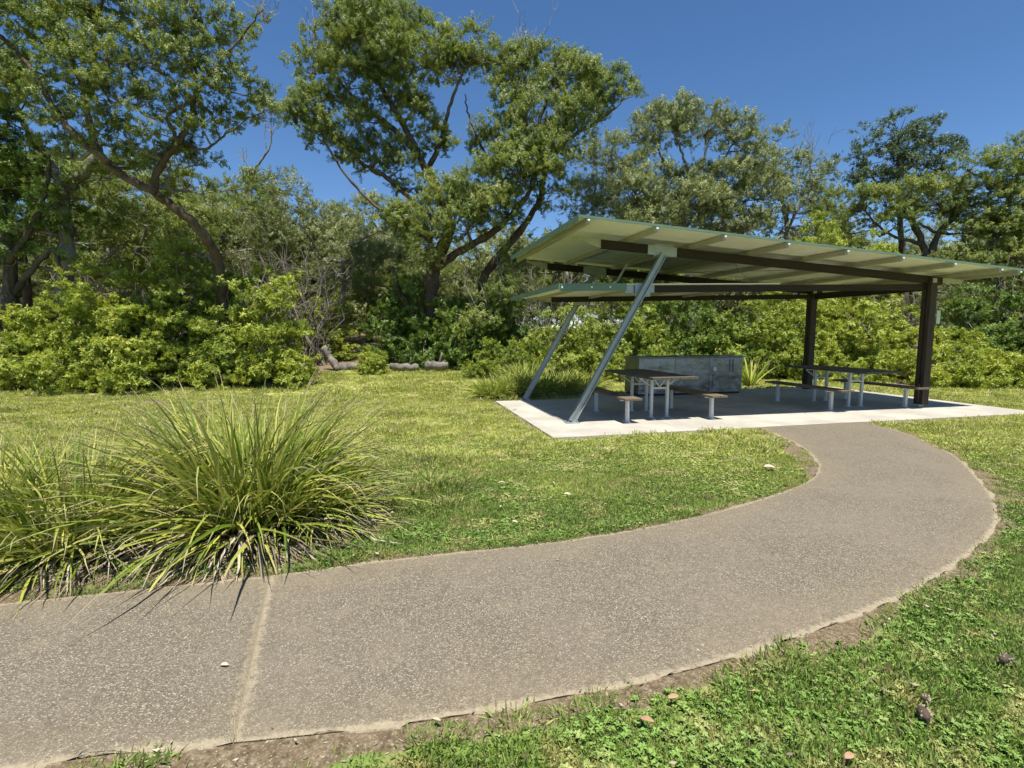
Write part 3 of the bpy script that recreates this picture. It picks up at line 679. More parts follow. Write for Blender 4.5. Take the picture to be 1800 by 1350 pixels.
def make_tree(name, label, cat, base, limbs, clusters, grp, bark, group=None, per=1.0, tr=.36, sprigs=12, size=1.0, twigs=True, twig_mat=None, tw_n=1.0, deadwood=(), lower=.35):
    twig_mat = twig_mat or (M['twig'] if bark is not M['bark_dark'] else None)
    """limbs: list of (points, radii) in world space; clusters: list of (centre, radii)"""
    base = np.asarray(base, float); root = empty(name, base); tag(root, label, cat, group)
    first = True; skel = []
    for P, R in limbs:
        b = MB(); b.tube(P - base, R, 9 if R[0] > .12 else 6); b.build('trunk' if first else 'limb', bark, root, smooth=True); first = False
        skel.append(np.column_stack([P, R]))
    SK = np.vstack(skel)
    if clusters:
        tw = MB()
        for c, r in clusters:
            # secondary limb to each cluster
            dd = np.linalg.norm(SK[:, :3] - c, axis=1) + 1.5 * np.maximum(0, SK[:, 2] - c[2]); j = int(np.argmin(dd)); 
            if dd[j] > max(r) * .5:
                P = curve(SK[j, :3], c, -.05, 7, .06); Rr = np.linspace(min(SK[j, 3] * .8, .09), .02, 7)
                tw.tube(P - base, Rr, 5, cap=False); SK = np.vstack([SK, np.column_stack([P[1:], Rr[1:]])])
        T = cluster_tufts(clusters, per, tr, lower=lower)
        if twigs:
            sel = rng.permutation(len(T[0]))[:int(len(T[0]) * tw_n)]
            for i in sel:
                t = T[0][i]; dd = np.linalg.norm(SK[:, :3] - t, axis=1) + .8 * np.maximum(0, SK[:, 2] - t[2]); j = int(np.argmin(dd))
                if dd[j] < 3.2:
                    P = curve(SK[j, :3], t, -.08, 4, .07); tw.tube(P - base, np.linspace(min(.028, SK[j, 3]), .007, 4), 3, cap=False)
        if tw.v:
            o = tw.build('branches', twig_mat or bark, root, smooth=True); o['kind'] = 'stuff'
        build_foliage('crown', T, grp, root, base, sprigs, size)
    if deadwood:
        b = MB()
        for (p0, hgt, spread, n) in deadwood:
            for k in range(n):
                e = np.asarray(p0) + np.array([rng.normal(0, spread), rng.normal(0, spread * .6), hgt * rng.uniform(.5, 1)])
                P = curve(p0, e, -.05, 6, .05); b.tube(P - base, np.linspace(.022, .005, 6), 3, cap=False)
                for q in range(3):
                    s = P[rng.integers(1, 5)]; e2 = s + np.array([rng.normal(0, .28), rng.normal(0, .2), rng.uniform(.15, .5)]); b.tube(curve(s, e2, 0, 4, .06) - base, np.linspace(.009, .003, 4), 3, cap=False)
        o = b.build('dead_twigs', M['twig'], root); o['kind'] = 'stuff'
    return root
def pxc(lst, dy=.85):
    """clusters given as (px, py, Y, rx_px, ry_px)"""
    out = []
    for c in lst:
        k = c[2] / FPX; out.append((at(c[0], c[1], c[2]), np.array([c[3] * k, max(c[3], c[4]) * k * dy, c[4] * k])))
    return out
def base_at(px, Y):
    p = at(px, 600, Y); p[2] = height(p[0], p[1]) - .03; return p

# ---- the big central tree
Yc = 20.0; bc = base_at(770, 20.3)
limbs = [
 (*px_limb([(772, 632, 20.3), (765, 585), (757, 530), (762, 480), (778, 435), (790, 400)], Yc, .34, .22),),
 (*px_limb([(790, 400), (775, 350), (745, 290), (712, 225), (680, 170), (655, 110), (640, 60)], Yc, .19, .04),),
 (*px_limb([(735, 270), (700, 235), (650, 195), (610, 160), (580, 120)], Yc, .13, .03),),
 (*px_limb([(752, 300), (775, 245), (790, 190), (808, 140), (830, 100)], 20.3, .11, .03),),
 (*px_limb([(762, 475), (810, 440), (870, 405), (925, 345), (942, 285), (925, 220), (930, 150)], 19.8, .17, .035),),
 (*px_limb([(835, 640, 21.), (850, 560, 21), (850, 490, 21), (895, 430, 20.8), (945, 360, 20.6), (957, 305, 20.4), (995, 250, 20.2), (1040, 220, 20.2), (1082, 190, 20.2)], 20.5, .22, .035),),
 (*px_limb([(790, 400), (740, 370), (690, 320), (640, 290), (600, 250), (560, 215)], 19.7, .13, .03),),
 (*px_limb([(760, 430), (720, 395), (660, 362), (612, 312), (575, 255), (562, 222)], 19.0, .08, .025),),
 (*px_limb([(872, 300), (838, 240), (822, 195), (817, 165)], 20.6, .06, .02),),
 (*px_limb([(960, 300), (945, 240), (960, 180), (990, 140)], 20.6, .12, .03),),
 (*px_limb([(800, 632, 19.6), (745, 580, 19.6), (705, 520, 19.6), (690, 470, 19.6)], 19.6, .2, .06),),
]
CL = [(725,205,20.2,36,30),(765,255,20.3,30,26),(690,165,19.6,40,26),(885,235,20.4,34,28),(800,350,19.4,42,32),(600,170,19.8,36,22),(880,520,18.9,40,30),(850,565,18.5,44,34),(930,450,19.6,34,24),(640,55,20,80,35),(590,90,20,50,42),(700,55,20.5,62,38),(752,98,20,55,36),(690,118,19.3,58,32),(556,128,20,32,32),(620,130,19.6,50,25),(655,85,19,60,35),
 (830,92,20.5,42,32),(872,112,21,46,28),(795,125,20.6,35,25),
 (560,200,19.5,50,30),(600,238,19.5,48,30),(528,190,19.5,26,18),(650,215,20,26,24),(575,250,19.7,30,18),
 (960,118,21,46,32),(1000,150,20.5,58,32),(1060,160,20.5,45,34),(1095,175,20,22,20),(925,140,21,42,28),(890,165,20.6,30,20),(1040,190,20.4,40,20),
 (960,212,20,58,40),(905,195,20.5,30,25),(1010,205,20,45,26),
 (680,262,20,42,30),(640,282,20,36,24),(725,165,20,26,20),(700,300,20,30,20),
 (910,312,19,68,40),(850,335,19,56,40),(940,275,19.4,48,36),(872,372,18.6,46,30),(962,335,20,44,32),(895,280,19.6,40,28),
 (770,385,18.6,62,42),(820,400,18.6,46,34),(752,432,18.6,46,26),(700,392,19,34,24),(855,255,20.5,28,20),(730,330,20,28,18),(985,262,20,42,30)]
make_tree('gum_tree', 'tallest spreading gum tree in the centre, its many curved limbs carrying cushion-like crowns', 'tree', bc, limbs, pxc(CL), G['tree'], M['bark_brown'],
          per=1.15, sprigs=15, deadwood=[(at(925, 95, 21), 2.0, .7, 7), (at(640, 25, 20), .8, .4, 3), (at(555, 90, 20), 1.9, .35, 4)])
# ---- leaning brown limbed tree on the left
bB = base_at(400, 15.5)
limbs = [
 (*px_limb([(400, 640, 15.5), (395, 540, 15.3), (385, 470, 15), (370, 430, 14.6), (345, 398, 14.2), (300, 360), (272, 338)], 14, .165, .105),),
 (*px_limb([(272, 338), (215, 308), (180, 278), (162, 235), (150, 180), (140, 140), (110, 75), (75, 0), (60, -50)], 13.6, .11, .04),),
 (*px_limb([(190, 285), (130, 235), (95, 190), (60, 130), (20, 80), (-30, 40)], 13.2, .09, .03),),
 (*px_limb([(272, 338), (277, 300), (315, 245), (338, 205), (345, 140), (338, 100)], 14, .11, .03),),
 (*px_limb([(312, 248), (295, 205), (330, 180), (385, 110), (430, 60), (465, 10)], 13.8, .06, .015),),
 (*px_limb([(312, 250), (360, 262), (400, 235), (445, 205), (470, 195)], 14.2, .04, .012),),
 (*px_limb([(150, 180), (165, 120), (165, 60), (180, 0)], 13.4, .07, .03),),
]
CL = [(240,300,15,44,26),(170,320,15.5,40,30),(335,335,15.5,40,26),(250,395,16,50,34),(320,430,16,44,30),(190,380,16.5,46,36),(240,330,16,40,26),(430,330,17,36,26),(60,40,13.5,60,40),(130,60,13.2,55,45),(200,30,13.5,60,35),(190,100,13,60,45),(260,40,13.6,45,35),(255,110,13.4,55,40),(310,60,14,45,30),(350,60,14,42,25),(320,120,13.8,50,35),
 (390,70,14.2,38,30),(400,100,14.2,32,25),(130,140,13,60,40),(70,120,13.2,50,45),(210,180,13.2,60,38),(290,180,13.6,50,35),(350,170,14,45,30),(400,160,14.3,42,28),(440,165,14.4,30,25),
 (380,215,14.4,38,22),(330,230,14,40,25),(150,220,13.2,50,35),(60,210,13.4,50,40),(230,250,13.6,50,30),(20,60,13.2,45,40),(10,150,13.4,40,45),(455,205,14.5,24,15),(100,270,13.8,45,28),(300,290,14.6,38,28),(350,290,14.8,35,25),(420,40,14.2,25,18),(15,0,13.2,60,40),(120,-10,13.4,70,35),(230,-20,13.6,60,30),(330,-10,13.8,45,22)]
make_tree('gum_tree', 'tree on the left with smooth reddish brown limbs leaning towards the upper left corner', 'tree', bB, limbs, pxc(CL, .7), G['tree'], M['bark_brown'],
          per=1.35, tr=.27, sprigs=13, size=.8, deadwood=[(at(465, 40, 13.8), .9, .4, 5)])
# ---- dark tree at the far left with a thick grey trunk
bA = base_at(110, 15.8)
limbs = [
 (*px_limb([(112, 600, 15.8), (113, 520), (118, 460), (115, 390), (112, 345), (135, 315), (165, 288), (175, 250)], 15.5, .27, .10),),
 (*px_limb([(112, 350), (95, 300), (60, 250), (30, 190), (10, 120)], 15.3, .13, .04),),
]
CL = [(20,330,14.6,50,45),(65,360,14.8,40,35),(30,400,14.6,45,40),(90,420,15,30,30),(20,270,14.8,45,40),(60,300,15,40,30),(140,410,16,40,40),(30,460,15,35,25),(150,350,15.8,28,28),(-40,330,14.5,50,60),(-40,210,14.5,50,60)]
make_tree('shady_tree', 'dark tree at the left edge with a thick straight grey trunk', 'tree', bA, limbs, pxc(CL, .8), G['dark'], M['bark_grey'], per=.9, tr=.3, size=.85)
bA2 = base_at(15, 15.0)
limbs = [(*px_limb([(18, 620, 15), (18, 520), (15, 440), (2, 350), (-20, 250), (-30, 150)], 15, .22, .10),),
         (*px_limb([(15, 460), (55, 400), (80, 340), (88, 260)], 14.8, .10, .04),), (*px_limb([(18, 520), (60, 470), (95, 440), (110, 500)], 15, .1, .05),)]
CL = [(0,230,14.5,50,40),(-60,100,14.5,80,60),(45,180,14.5,40,35),(-100,250,14.5,80,70),(-90,380,14.8,70,50),(0,100,14.4,45,35)]
make_tree('shady_tree', 'black-trunked tree cut by the left edge of the picture, leftmost of all', 'tree', bA2, limbs, pxc(CL, .8), G['dark'], M['bark_dark'], per=.9, tr=.3, size=.85)

# ---- tree with airy fanned limbs right of the central tree
bD = base_at(1215, 24)
limbs = [(*px_limb([(1215, 640, 24), (1212, 520), (1210, 450), (1200, 400), (1205, 340), (1215, 300)], 24, .25, .14),),
 (*px_limb([(1205, 340), (1180, 305), (1160, 270), (1150, 235)], 24, .08, .03),), (*px_limb([(1212, 310), (1200, 270), (1185, 235)], 24, .07, .03),),
 (*px_limb([(1212, 310), (1240, 270), (1240, 235)], 24, .07, .03),), (*px_limb([(1205, 350), (1250, 310), (1275, 275), (1290, 250)], 24, .08, .03),),
 (*px_limb([(1200, 400), (1260, 360), (1310, 320), (1330, 285)], 24, .08, .03),), (*px_limb([(1200, 420), (1140, 370), (1110, 330), (1085, 280)], 23.6, .09, .03),)]
CL = [(1210,360,23,60,30),(1140,400,23,60,30),(1190,205,24,46,22),(1235,222,24,50,26),(1285,235,24,42,24),(1143,212,24,36,20),(1300,265,24,34,24),(1170,238,24,50,18),
 (1120,250,24,28,18),(1062,290,23.2,48,36),(1130,310,23.4,52,32),(1200,330,24.5,60,32),(1268,315,24,52,32),(1320,290,24,36,30),(1100,350,23,70,36),(1230,370,24,70,34),(1040,350,22.6,50,36),(1325,350,24,50,40),(1160,390,23.5,60,34),(1290,400,24,60,30),(1060,400,22,60,34)]
make_tree('gum_tree', 'rounded gum tree rising above the high end of the shelter roof', 'tree', bD, limbs, pxc(CL), G['grey'], M['bark_grey'], per=1.1, sprigs=13)
bE = base_at(1400, 25)
limbs = [(*px_limb([(1400, 620, 25), (1395, 520), (1385, 430), (1380, 370), (1362, 310), (1360, 260)], 25, .2, .04),), (*px_limb([(1385, 400), (1410, 350), (1425, 300), (1415, 250)], 25, .08, .02),)]
CL = [(1365,248,25,22,12),(1360,292,25,40,30),(1420,312,25,40,32),(1390,352,25,56,38),(1440,350,25,30,30),(1350,330,25,30,30),(1400,400,24.5,50,36),(1455,400,25,30,30)]
make_tree('gum_tree', 'narrow gum tree with bare twigs on top, left of the dark blue-green tree', 'tree', bE, limbs, pxc(CL), G['grey'], M['bark_grey'], per=.8, sprigs=11,
          deadwood=[(at(1425, 290, 25), 2.3, .45, 7)])
bF = base_at(1585, 25)
limbs = [(*px_limb([(1585, 620, 25), (1590, 520), (1585, 430), (1580, 350), (1578, 290), (1580, 235)], 25, .2, .03),), (*px_limb([(1582, 380), (1540, 320), (1510, 260)], 25, .07, .02),), (*px_limb([(1582, 360), (1620, 310), (1660, 270)], 25, .07, .02),)]
CL = [(1530,245,25,24,14),(1585,222,25,32,16),(1622,232,25,32,18),(1555,255,25,30,18),(1505,275,25,22,18),(1600,262,25,48,20),(1560,290,25,50,20),(1500,310,25,26,18),(1640,272,25,42,18),(1668,262,25,22,10),(1620,300,25,55,20),(1535,325,25,50,18),(1660,310,25,30,20),(1590,335,25,60,18)]
make_tree('conifer_tree', 'dark blue-green tree with a spiky open top against the sky on the right', 'tree', bF, limbs, pxc(CL), G['blue'], M['bark_dark'], per=.85, sprigs=8, tr=.3)
bG = base_at(1640, 22.5)
limbs = [(*px_limb([(1640, 640, 22.5), (1635, 540), (1630, 460), (1610, 400), (1590, 370)], 22.5, .22, .09),), (*px_limb([(1632, 470), (1650, 410), (1690, 370), (1710, 340)], 22.5, .15, .05),), (*px_limb([(1620, 430), (1560, 410), (1520, 370)], 22.5, .08, .03),), (*px_limb([(1650, 410), (1600, 385), (1560, 365)], 22.3, .07, .03),)]
CL = [(1490,365,22.5,42,34),(1540,370,22.5,48,30),(1600,352,22.5,52,28),(1650,360,22.5,46,30),(1575,395,22.3,30,18),(1700,370,22.5,38,26),(1470,420,22.5,30,28),(1690,410,22.3,32,20)]
make_tree('gum_tree', 'tree with black forked limbs showing sky between them, above the low end of the roof', 'tree', bG, limbs, pxc(CL), G['tree'], M['bark_dark'], per=1.1, sprigs=13)
bH = base_at(1765, 21.5)
limbs = [(*px_limb([(1765, 640, 21.5), (1760, 540), (1740, 460), (1755, 400), (1775, 350), (1790, 300)], 21.5, .2, .07),), (*px_limb([(1745, 460), (1700, 430), (1690, 400)], 21.5, .08, .03),), (*px_limb([(1775, 350), (1740, 320), (1700, 300)], 21.5, .06, .03),)]
CL = [(1800,270,21.5,28,18),(1755,288,21.5,32,14),(1715,298,21.5,34,12),(1735,345,21.5,38,28),(1785,335,21.5,40,36),(1790,400,21.5,46,40),(1740,410,21.5,36,30),(1850,330,21.5,60,60),(1770,460,21.5,46,34),(1700,470,21.5,46,34),(1860,420,21.5,60,60),(1690,330,22,22,14)]
make_tree('gum_tree', 'tree cut by the right edge of the picture with one flat branch reaching left', 'tree', bH, limbs, pxc(CL), G['tree'], M['bark_dark'], per=1.1, sprigs=13)

# ---- generic background trees, built once per kind then copied
def generic_tree(label, H, Rw, grp, bark, group, seed, nlimb=6, per=.7, size=1.1, sprigs=11):
    global rng
    base = np.zeros(3); limbs = []
    lean = rng.normal(0, .04 * H, 2)
    P = smooth([(0, 0, -.1), (lean[0] * .3, lean[1] * .3, H * .2), (lean[0] * .1, lean[1], H * .42), (lean[0], lean[1], H * .62)], 5)
    limbs.append((P, np.linspace(.2, .1, len(P)))); cl = []
    for k in range(nlimb):
        a = 2 * math.pi * k / nlimb + rng.uniform(-.4, .4); r = Rw * rng.uniform(.35, .95); z = H * rng.uniform(.62, .97) * (1 - .18 * r / Rw)
        s = P[rng.integers(len(P) // 2, len(P))]; e = np.array([math.cos(a) * r, math.sin(a) * r, z])
        Q = smooth([s, s + (e - s) * .4 + rng.normal(0, .25, 3), s + (e - s) * .75 + rng.normal(0, .25, 3), e], 4); limbs.append((Q, np.linspace(.09, .03, len(Q))))
        for q in range(3): cl.append((e + rng.normal(0, .55, 3) * np.array([1.3, 1.3, .7]) + np.array([0, 0, -q * .5]), np.array([1, 1, .62]) * rng.uniform(.7, 1.15) * Rw * .3))
    for k in range(5):
        a = rng.uniform(0, 6.28); r = Rw * rng.uniform(.2, .8); cl.append((np.array([math.cos(a) * r, math.sin(a) * r, H * rng.uniform(.35, .6)]), np.array([1, 1, .7]) * Rw * .3))
    return make_tree('background_tree', label, 'tree', base, limbs, cl, grp, bark, group, per=per, size=size, sprigs=sprigs, tw_n=.6)
def copy_tree(o, parent=None):
    c = o.copy(); COL.objects.link(c); c.parent = parent
    for ch in o.children: copy_tree(ch, c)
    return c
BGG = 'trees of the wood behind the clearing'
protos = [generic_tree('x', 8.5, 3.2, G['grey'], M['bark_grey'], BGG, 1), generic_tree('x', 8, 3.2, G['tree'], M['bark_grey'], BGG, 2),
          generic_tree('x', 8, 3.0, G['grey'], M['bark_brown'], BGG, 3, 7), generic_tree('x', 7.5, 3.0, G['dark'], M['bark_dark'], BGG, 4, 6)]
used = set()
bgspots = [  # px, Y, proto, scale, top_py, label
 (190, 22, 1, 300, 'mid green tree behind the brown leaning limbs at upper left'),
 (255, 27, 0, 300, 'grey-green tree seen between the leaning trunk and the thick grey trunk'),
 (330, 24, 1, 285, 'green tree just right of the leaning brown trunk, top below the branch fork'),
 (415, 29, 2, 275, 'olive tree whose top stands below the bare twig in the sky gap'),
 (470, 25, 0, 330, 'grey-green twiggy tree in front of the sky gap left of centre'),
 (545, 28, 2, 282, 'olive tree with a rounded top left of the central tree'),
 (600, 24, 0, 345, 'grey twiggy tree directly left of the central tree limbs'),
 (650, 29, 2, 330, 'pale green tree seen through the lower left limbs of the central tree'),
 (700, 24, 1, 430, 'low green tree behind the central tree trunk on its left'),
 (900, 27, 0, 400, 'grey-green tree behind the right limbs of the central tree'),
 (985, 25, 1, 385, 'green tree behind the upper left corner of the shelter roof'),
 (1120, 29, 3, 370, 'dark tree behind the roof beside the rounded gum tree'),
 (1300, 28, 0, 360, 'grey tree behind the middle of the shelter roof'),
 (1450, 28, 2, 400, 'olive tree between the narrow gum tree and the dark blue-green tree'),
 (1530, 27, 3, 450, 'dark tree low behind the roof under the blue-green tree'),
 (1700, 27, 0, 460, 'grey tree in the gap right of the black forked limbs'),
 (1820, 26, 1, 360, 'green tree at the right edge behind the flat branch'),
 (60, 24, 3, 250, 'dark tree behind the two left-hand trunks'),
 (-120, 20, 1, 150, 'tall green tree outside the left edge'),
 (1960, 22, 1, 260, 'tall green tree outside the right edge'),
 (2100, 20, 0, 300, 'grey-green tree further outside the right edge'),
 (-300, 19, 0, 200, 'grey-green tree further outside the left edge')]
HH = [8.5, 8, 8, 7.5]
for i, (px, Y, k, top, lab) in enumerate(bgspots):
    o = protos[k] if k not in used else copy_tree(protos[k]); used.add(k)
    b = base_at(px, Y); tp = at(px, top, Y)[2]; sc = (tp - b[2]) / (HH[k] * 1.0)
    o.location = Vector(b.tolist()); o.rotation_euler.z = i * 2.4; sxy = min(max(sc, .75), 1.15)
    o.scale = (sxy, sxy, sc); o['label'] = lab
# far wood that reads as one mass
T = [];
for k in range(150):
    px = rng.uniform(-700, 2500); Y = rng.uniform(33, 44); p = base_at(px, Y); H = rng.uniform(3.5, 6.6) * Y / 33
    for q in range(7): T.append((p + np.array([rng.normal(0, 1.5), rng.normal(0, 1), H * rng.uniform(.0, 1)]), np.array([1.8, 1.6, 1.1])))
Tt = cluster_tufts(T, .22, .6); o = build_foliage('far_woodland', Tt, G['grey'], None, np.zeros(3), 8, 2.2); tag(o, 'grey-green mass of far woodland closing the gaps between the nearer trees', 'woodland', kind='stuff')

# ---- shrubs
def shrub(label, px, pbot, Y, w_px, top_py, grp, size=.95, per=.85, tr=.30, sprigs=12, lobes=7, name='shrub', bark=None, group=None):
    c = base_at(px, Y); k = Y / FPX; rw = w_px * k / 2; H = at(px, top_py, Y)[2] - c[2]
    cl = []
    for i in range(lobes):
        u = (i + .5) / lobes * 2 - 1; x = u * rw * .80; h = H * math.sqrt(max(.08, 1 - (u * .92)**2)) * rng.uniform(.72, 1.12)
        yy = rng.uniform(-.35, .35) * rw
        cl.append((c + np.array([x, yy, h * .62]), np.array([rw * .36, rw * .40, h * .40])))
        cl.append((c + np.array([x * 1.05, yy - .25 * rw, h * .28]), np.array([rw * .34, rw * .36, h * .30])))
        cl.append((c + np.array([x * 1.1, yy * .6 - .42 * rw, h * .14]), np.array([rw * .26, rw * .24, h * .16])))
    limbs = []
    for i in range(4):
        e = cl[rng.integers(0, len(cl))][0]; P = curve(c + rng.normal(0, .12, 3) * [1, 1, 0], e, 0, 6, .05); limbs.append((P, np.linspace(.045, .015, 6)))
    root = make_tree(name, label, 'shrub', c, limbs, cl, grp, bark or M['bark_grey'], group, per=per, tr=tr, sprigs=sprigs, size=size, tw_n=.35, lower=.95)
    for ch in root.children:
        if ch.name.startswith('trunk') or ch.name.startswith('limb'): ch.name = 'stem'
    return root
SG = 'shrubs along the back of the clearing'
for a in [
 ('yellow-green shrub at the left edge of the lawn', 40, 655, 14.6, 210, 508, 'lime'),
 ('large bright green shrub left of centre, its left half', 215, 660, 14.8, 255, 460, 'lime'),
 ('large dense shrub with a darker middle behind the biggest grass clump', 345, 655, 15.2, 245, 428, 'shrub'),
 ('large bright shrub right next to the grassy gap in the bushes', 468, 650, 15.0, 180, 462, 'lime'),
 ('small bright shrub beyond the grassy gap beside the stump', 575, 610, 20.8, 90, 495, 'lime'),
 ('dark green shrub at the left foot of the central tree', 712, 620, 20.0, 105, 436, 'dark'),
 ('dark green shrub around the trunk of the central tree', 795, 622, 19.0, 130, 512, 'dark'),
 ('green shrub right of the central tree trunk', 880, 615, 19.0, 110, 480, 'dark'),
 ('shrub seen under the left end of the lower roof', 985, 640, 17.5, 150, 530, 'shrub'),
 ('leafy shrub between the two leaning posts', 1090, 640, 18.0, 170, 510, 'shrub'),
 ('shaded green shrub behind the barbecue', 1210, 640, 18.2, 170, 500, 'dark'),
 ('green shrub behind the right end of the barbecue', 1320, 650, 18.6, 170, 505, 'shrub'),
 ('bright shrub behind the rear timber post', 1440, 650, 18.2, 150, 525, 'lime'),
 ('bright yellow-green shrub behind the right-hand picnic table', 1545, 655, 18.0, 190, 520, 'lime'),
 ('low lime shrub to the right of the front timber post', 1690, 675, 15.8, 150, 585, 'lime'),
 ('dark tangled shrub at the right edge behind the low lime shrub', 1740, 640, 18.5, 190, 470, 'dark'),
 ('low green shrub touching the right edge of the picture', 1830, 690, 15.5, 160, 620, 'shrub'),
 ('tall shrub outside the right edge', 1960, 690, 16.5, 260, 480, 'shrub'),
 ('tall bright shrub outside the left edge', -190, 690, 14.6, 300, 480, 'shrub'),
 ('dome of bright leaves showing above the middle of the roof', 1430, 640, 21.5, 170, 385, 'lime'),
 ('lower dome of bright leaves above the roof, right of the taller dome', 1520, 640, 21.0, 120, 418, 'lime'),
]:
    lab, px, pb, Y, wpx, tp, g = a
    big = Y < 16 and wpx > 200
    shrub(lab, px, pb, Y, wpx, tp, G[g], group=SG, size=.8 if big else .9, per=1.15 if big else .95, tr=.24 if big else .28, lobes=8 if big else 6)
for px, Y, wpx, tp, g, lab in ((655, 17.0, 34, 607, 'lime', 'small lime seedling in the grass beside the dead log'), (850, 16.2, 60, 600, 'lime', 'small bright bush at the edge of the lawn below the central tree'),
                        (1065, 16.6, 60, 615, 'lime', 'small lime bush between the leaning posts behind the slab'), (905, 16.5, 70, 590, 'shrub', 'knee-high bush behind the pale grass tufts'),
                        (1625, 16.2, 60, 640, 'lime', 'small lime bush just behind the front timber post'), (1500, 16.8, 90, 640, 'lime', 'low lime bush behind the benches of the right-hand table')):
    shrub(lab, px, 0, Y, wpx, tp, G[g], size=.6, per=2.2, tr=.15, sprigs=9, lobes=4, group='low bushes at the edge of the lawn')

# slim dead tree standing in the sky gap left of the central tree
bd = base_at(462, 25.5)
make_tree('dead_tree', 'slim leafless tree whose bare forked top stands in the sky gap', 'tree', bd, [(*px_limb([(455, 620, 25.5), (450, 480), (440, 360), (448, 300), (470, 268), (478, 225), (476, 190)], 25.5, .11, .012),),
  (*px_limb([(470, 268), (466, 240), (470, 205)], 25.5, .022, .006),), (*px_limb([(476, 240), (488, 220), (490, 196)], 25.5, .02, .006),), (*px_limb([(445, 310), (430, 280), (425, 255)], 25.5, .025, .006),)], [], None, M['twig'],
  deadwood=[(at(478, 235, 25.5), 1.1, .3, 3), (at(430, 285, 25.5), 1.0, .3, 3)])

# bare grey sticks and thin stems in the wood left of centre
for (x0, x1, Y, n, lab) in ((430, 570, 19.8, 60, 'thicket of bare grey sticks left of the central tree'), (960, 1000, 21, 0, ''), (150, 330, 17.5, 30, 'tangle of thin bare stems behind the big shrub'), (1500, 1800, 19.6, 40, 'tangle of bare grey stems behind the right end of the shelter'), (850, 1020, 19.3, 30, 'tangle of grey stems behind the leaning posts')):
    if not n: continue
    c = base_at((x0 + x1) / 2, Y); b = MB()
    for k in range(n):
        p = base_at(rng.uniform(x0, x1), Y + rng.uniform(-1, 1.5)); e = p + np.array([rng.normal(0, 1.1), rng.normal(0, .5), rng.uniform(1.8, 4.6)])
        P = curve(p, e, .0, 8, .05); b.tube(P - c, np.linspace(rng.uniform(.02, .055), .008, 8), 5, cap=False)
        for q in range(4):
            s = P[rng.integers(3, 7)]; b.tube(curve(s, s + np.array([rng.normal(0, .6), rng.normal(0, .3), rng.uniform(.2, .9)]), 0, 5, .07) - c, np.linspace(.014, .004, 5), 3, cap=False)
    o = b.build('bare_thicket', M['twig'], None, smooth=True); o.location = Vector(c.tolist()); tag(o, lab, 'thicket', kind='stuff')

# ------------------------------------------------------------------ strap leaved clumps
def blade_arrays(n, R0, Lr, wr, elr, seg=8, fold=.25, grav=(.5, 1.5), azr=None, tone=None):
    az = rng.uniform(0, 2*math.pi, n) if azr is None else rng.uniform(azr[0], azr[1], n)
    rr = R0 * np.sqrt(rng.uniform(0, 1, n)); a0 = az + rng.normal(0, .5, n)
    base = np.stack([rr * np.cos(a0), rr * np.sin(a0), np.zeros(n)], -1)
    el = rng.uniform(elr[0], elr[1], n); L = rng.uniform(Lr[0], Lr[1], n); g = rng.uniform(grav[0], grav[1], n) * np.where(rng.uniform(0, 1, n) < .2, 1.8, 1); w_ = rng.uniform(wr[0], wr[1], n)
    ds = L / seg; p = base.copy(); ang = el.copy(); tw = rng.normal(0, .55, n); side = np.stack([-np.sin(az), np.cos(az), np.zeros(n)], -1)
    rows = []; t_ = tone if tone is not None else rng.uniform(0, 1, n)
    for k in range(seg + 1):
        t = k / seg; w = w_ * (1 - t**2.6) * (.75 + .25 * min(1, t * 4)) + .0006
        h = np.stack([np.cos(az) * np.cos(ang), np.sin(az) * np.cos(ang), np.sin(ang)], -1); nrm = np.cross(h, side)
        sd = side * np.cos(tw * (1 + t))[:, None] + nrm * np.sin(tw * (1 + t))[:, None]
        rows.append(np.stack([p - sd * w[:, None] / 2, p + nrm * (-.3 * w)[:, None], p + sd * w[:, None] / 2], 1))
        p = p + h * ds[:, None]; ang = ang - g / seg * (0.35 + 1.3 * t); ang = np.where((p[:, 2] < .03) & (ang < 0), rng.uniform(-.05, .12, n), ang)
        az = az + rng.normal(0, .055, n); side = np.stack([-np.sin(az), np.cos(az), np.zeros(n)], -1)
    V3 = np.stack(rows, 1)      # n, seg+1, 3, 3
    return V3, t_
def blade_mesh(name, V3, tone, mat, parent):
    n, m = V3.shape[:2]; v = V3.reshape(-1, 3); base = (np.arange(n) * m * 3)[:, None, None]
    k = np.arange(m - 1)[None, :, None] * 3; q1 = np.array([0, 1, 4, 3]); q2 = np.array([1, 2, 5, 4])
    f = np.concatenate([(base + k + q1).reshape(-1, 4), (base + k + q2).reshape(-1, 4)])
    al = np.broadcast_to(np.linspace(0, 1, m)[None, :, None], (n, m, 3)).ravel()
    return mesh_np(name, v, f, mat, parent, smooth=False, attrs={'tone': np.repeat(tone, m * 3), 'along': al})
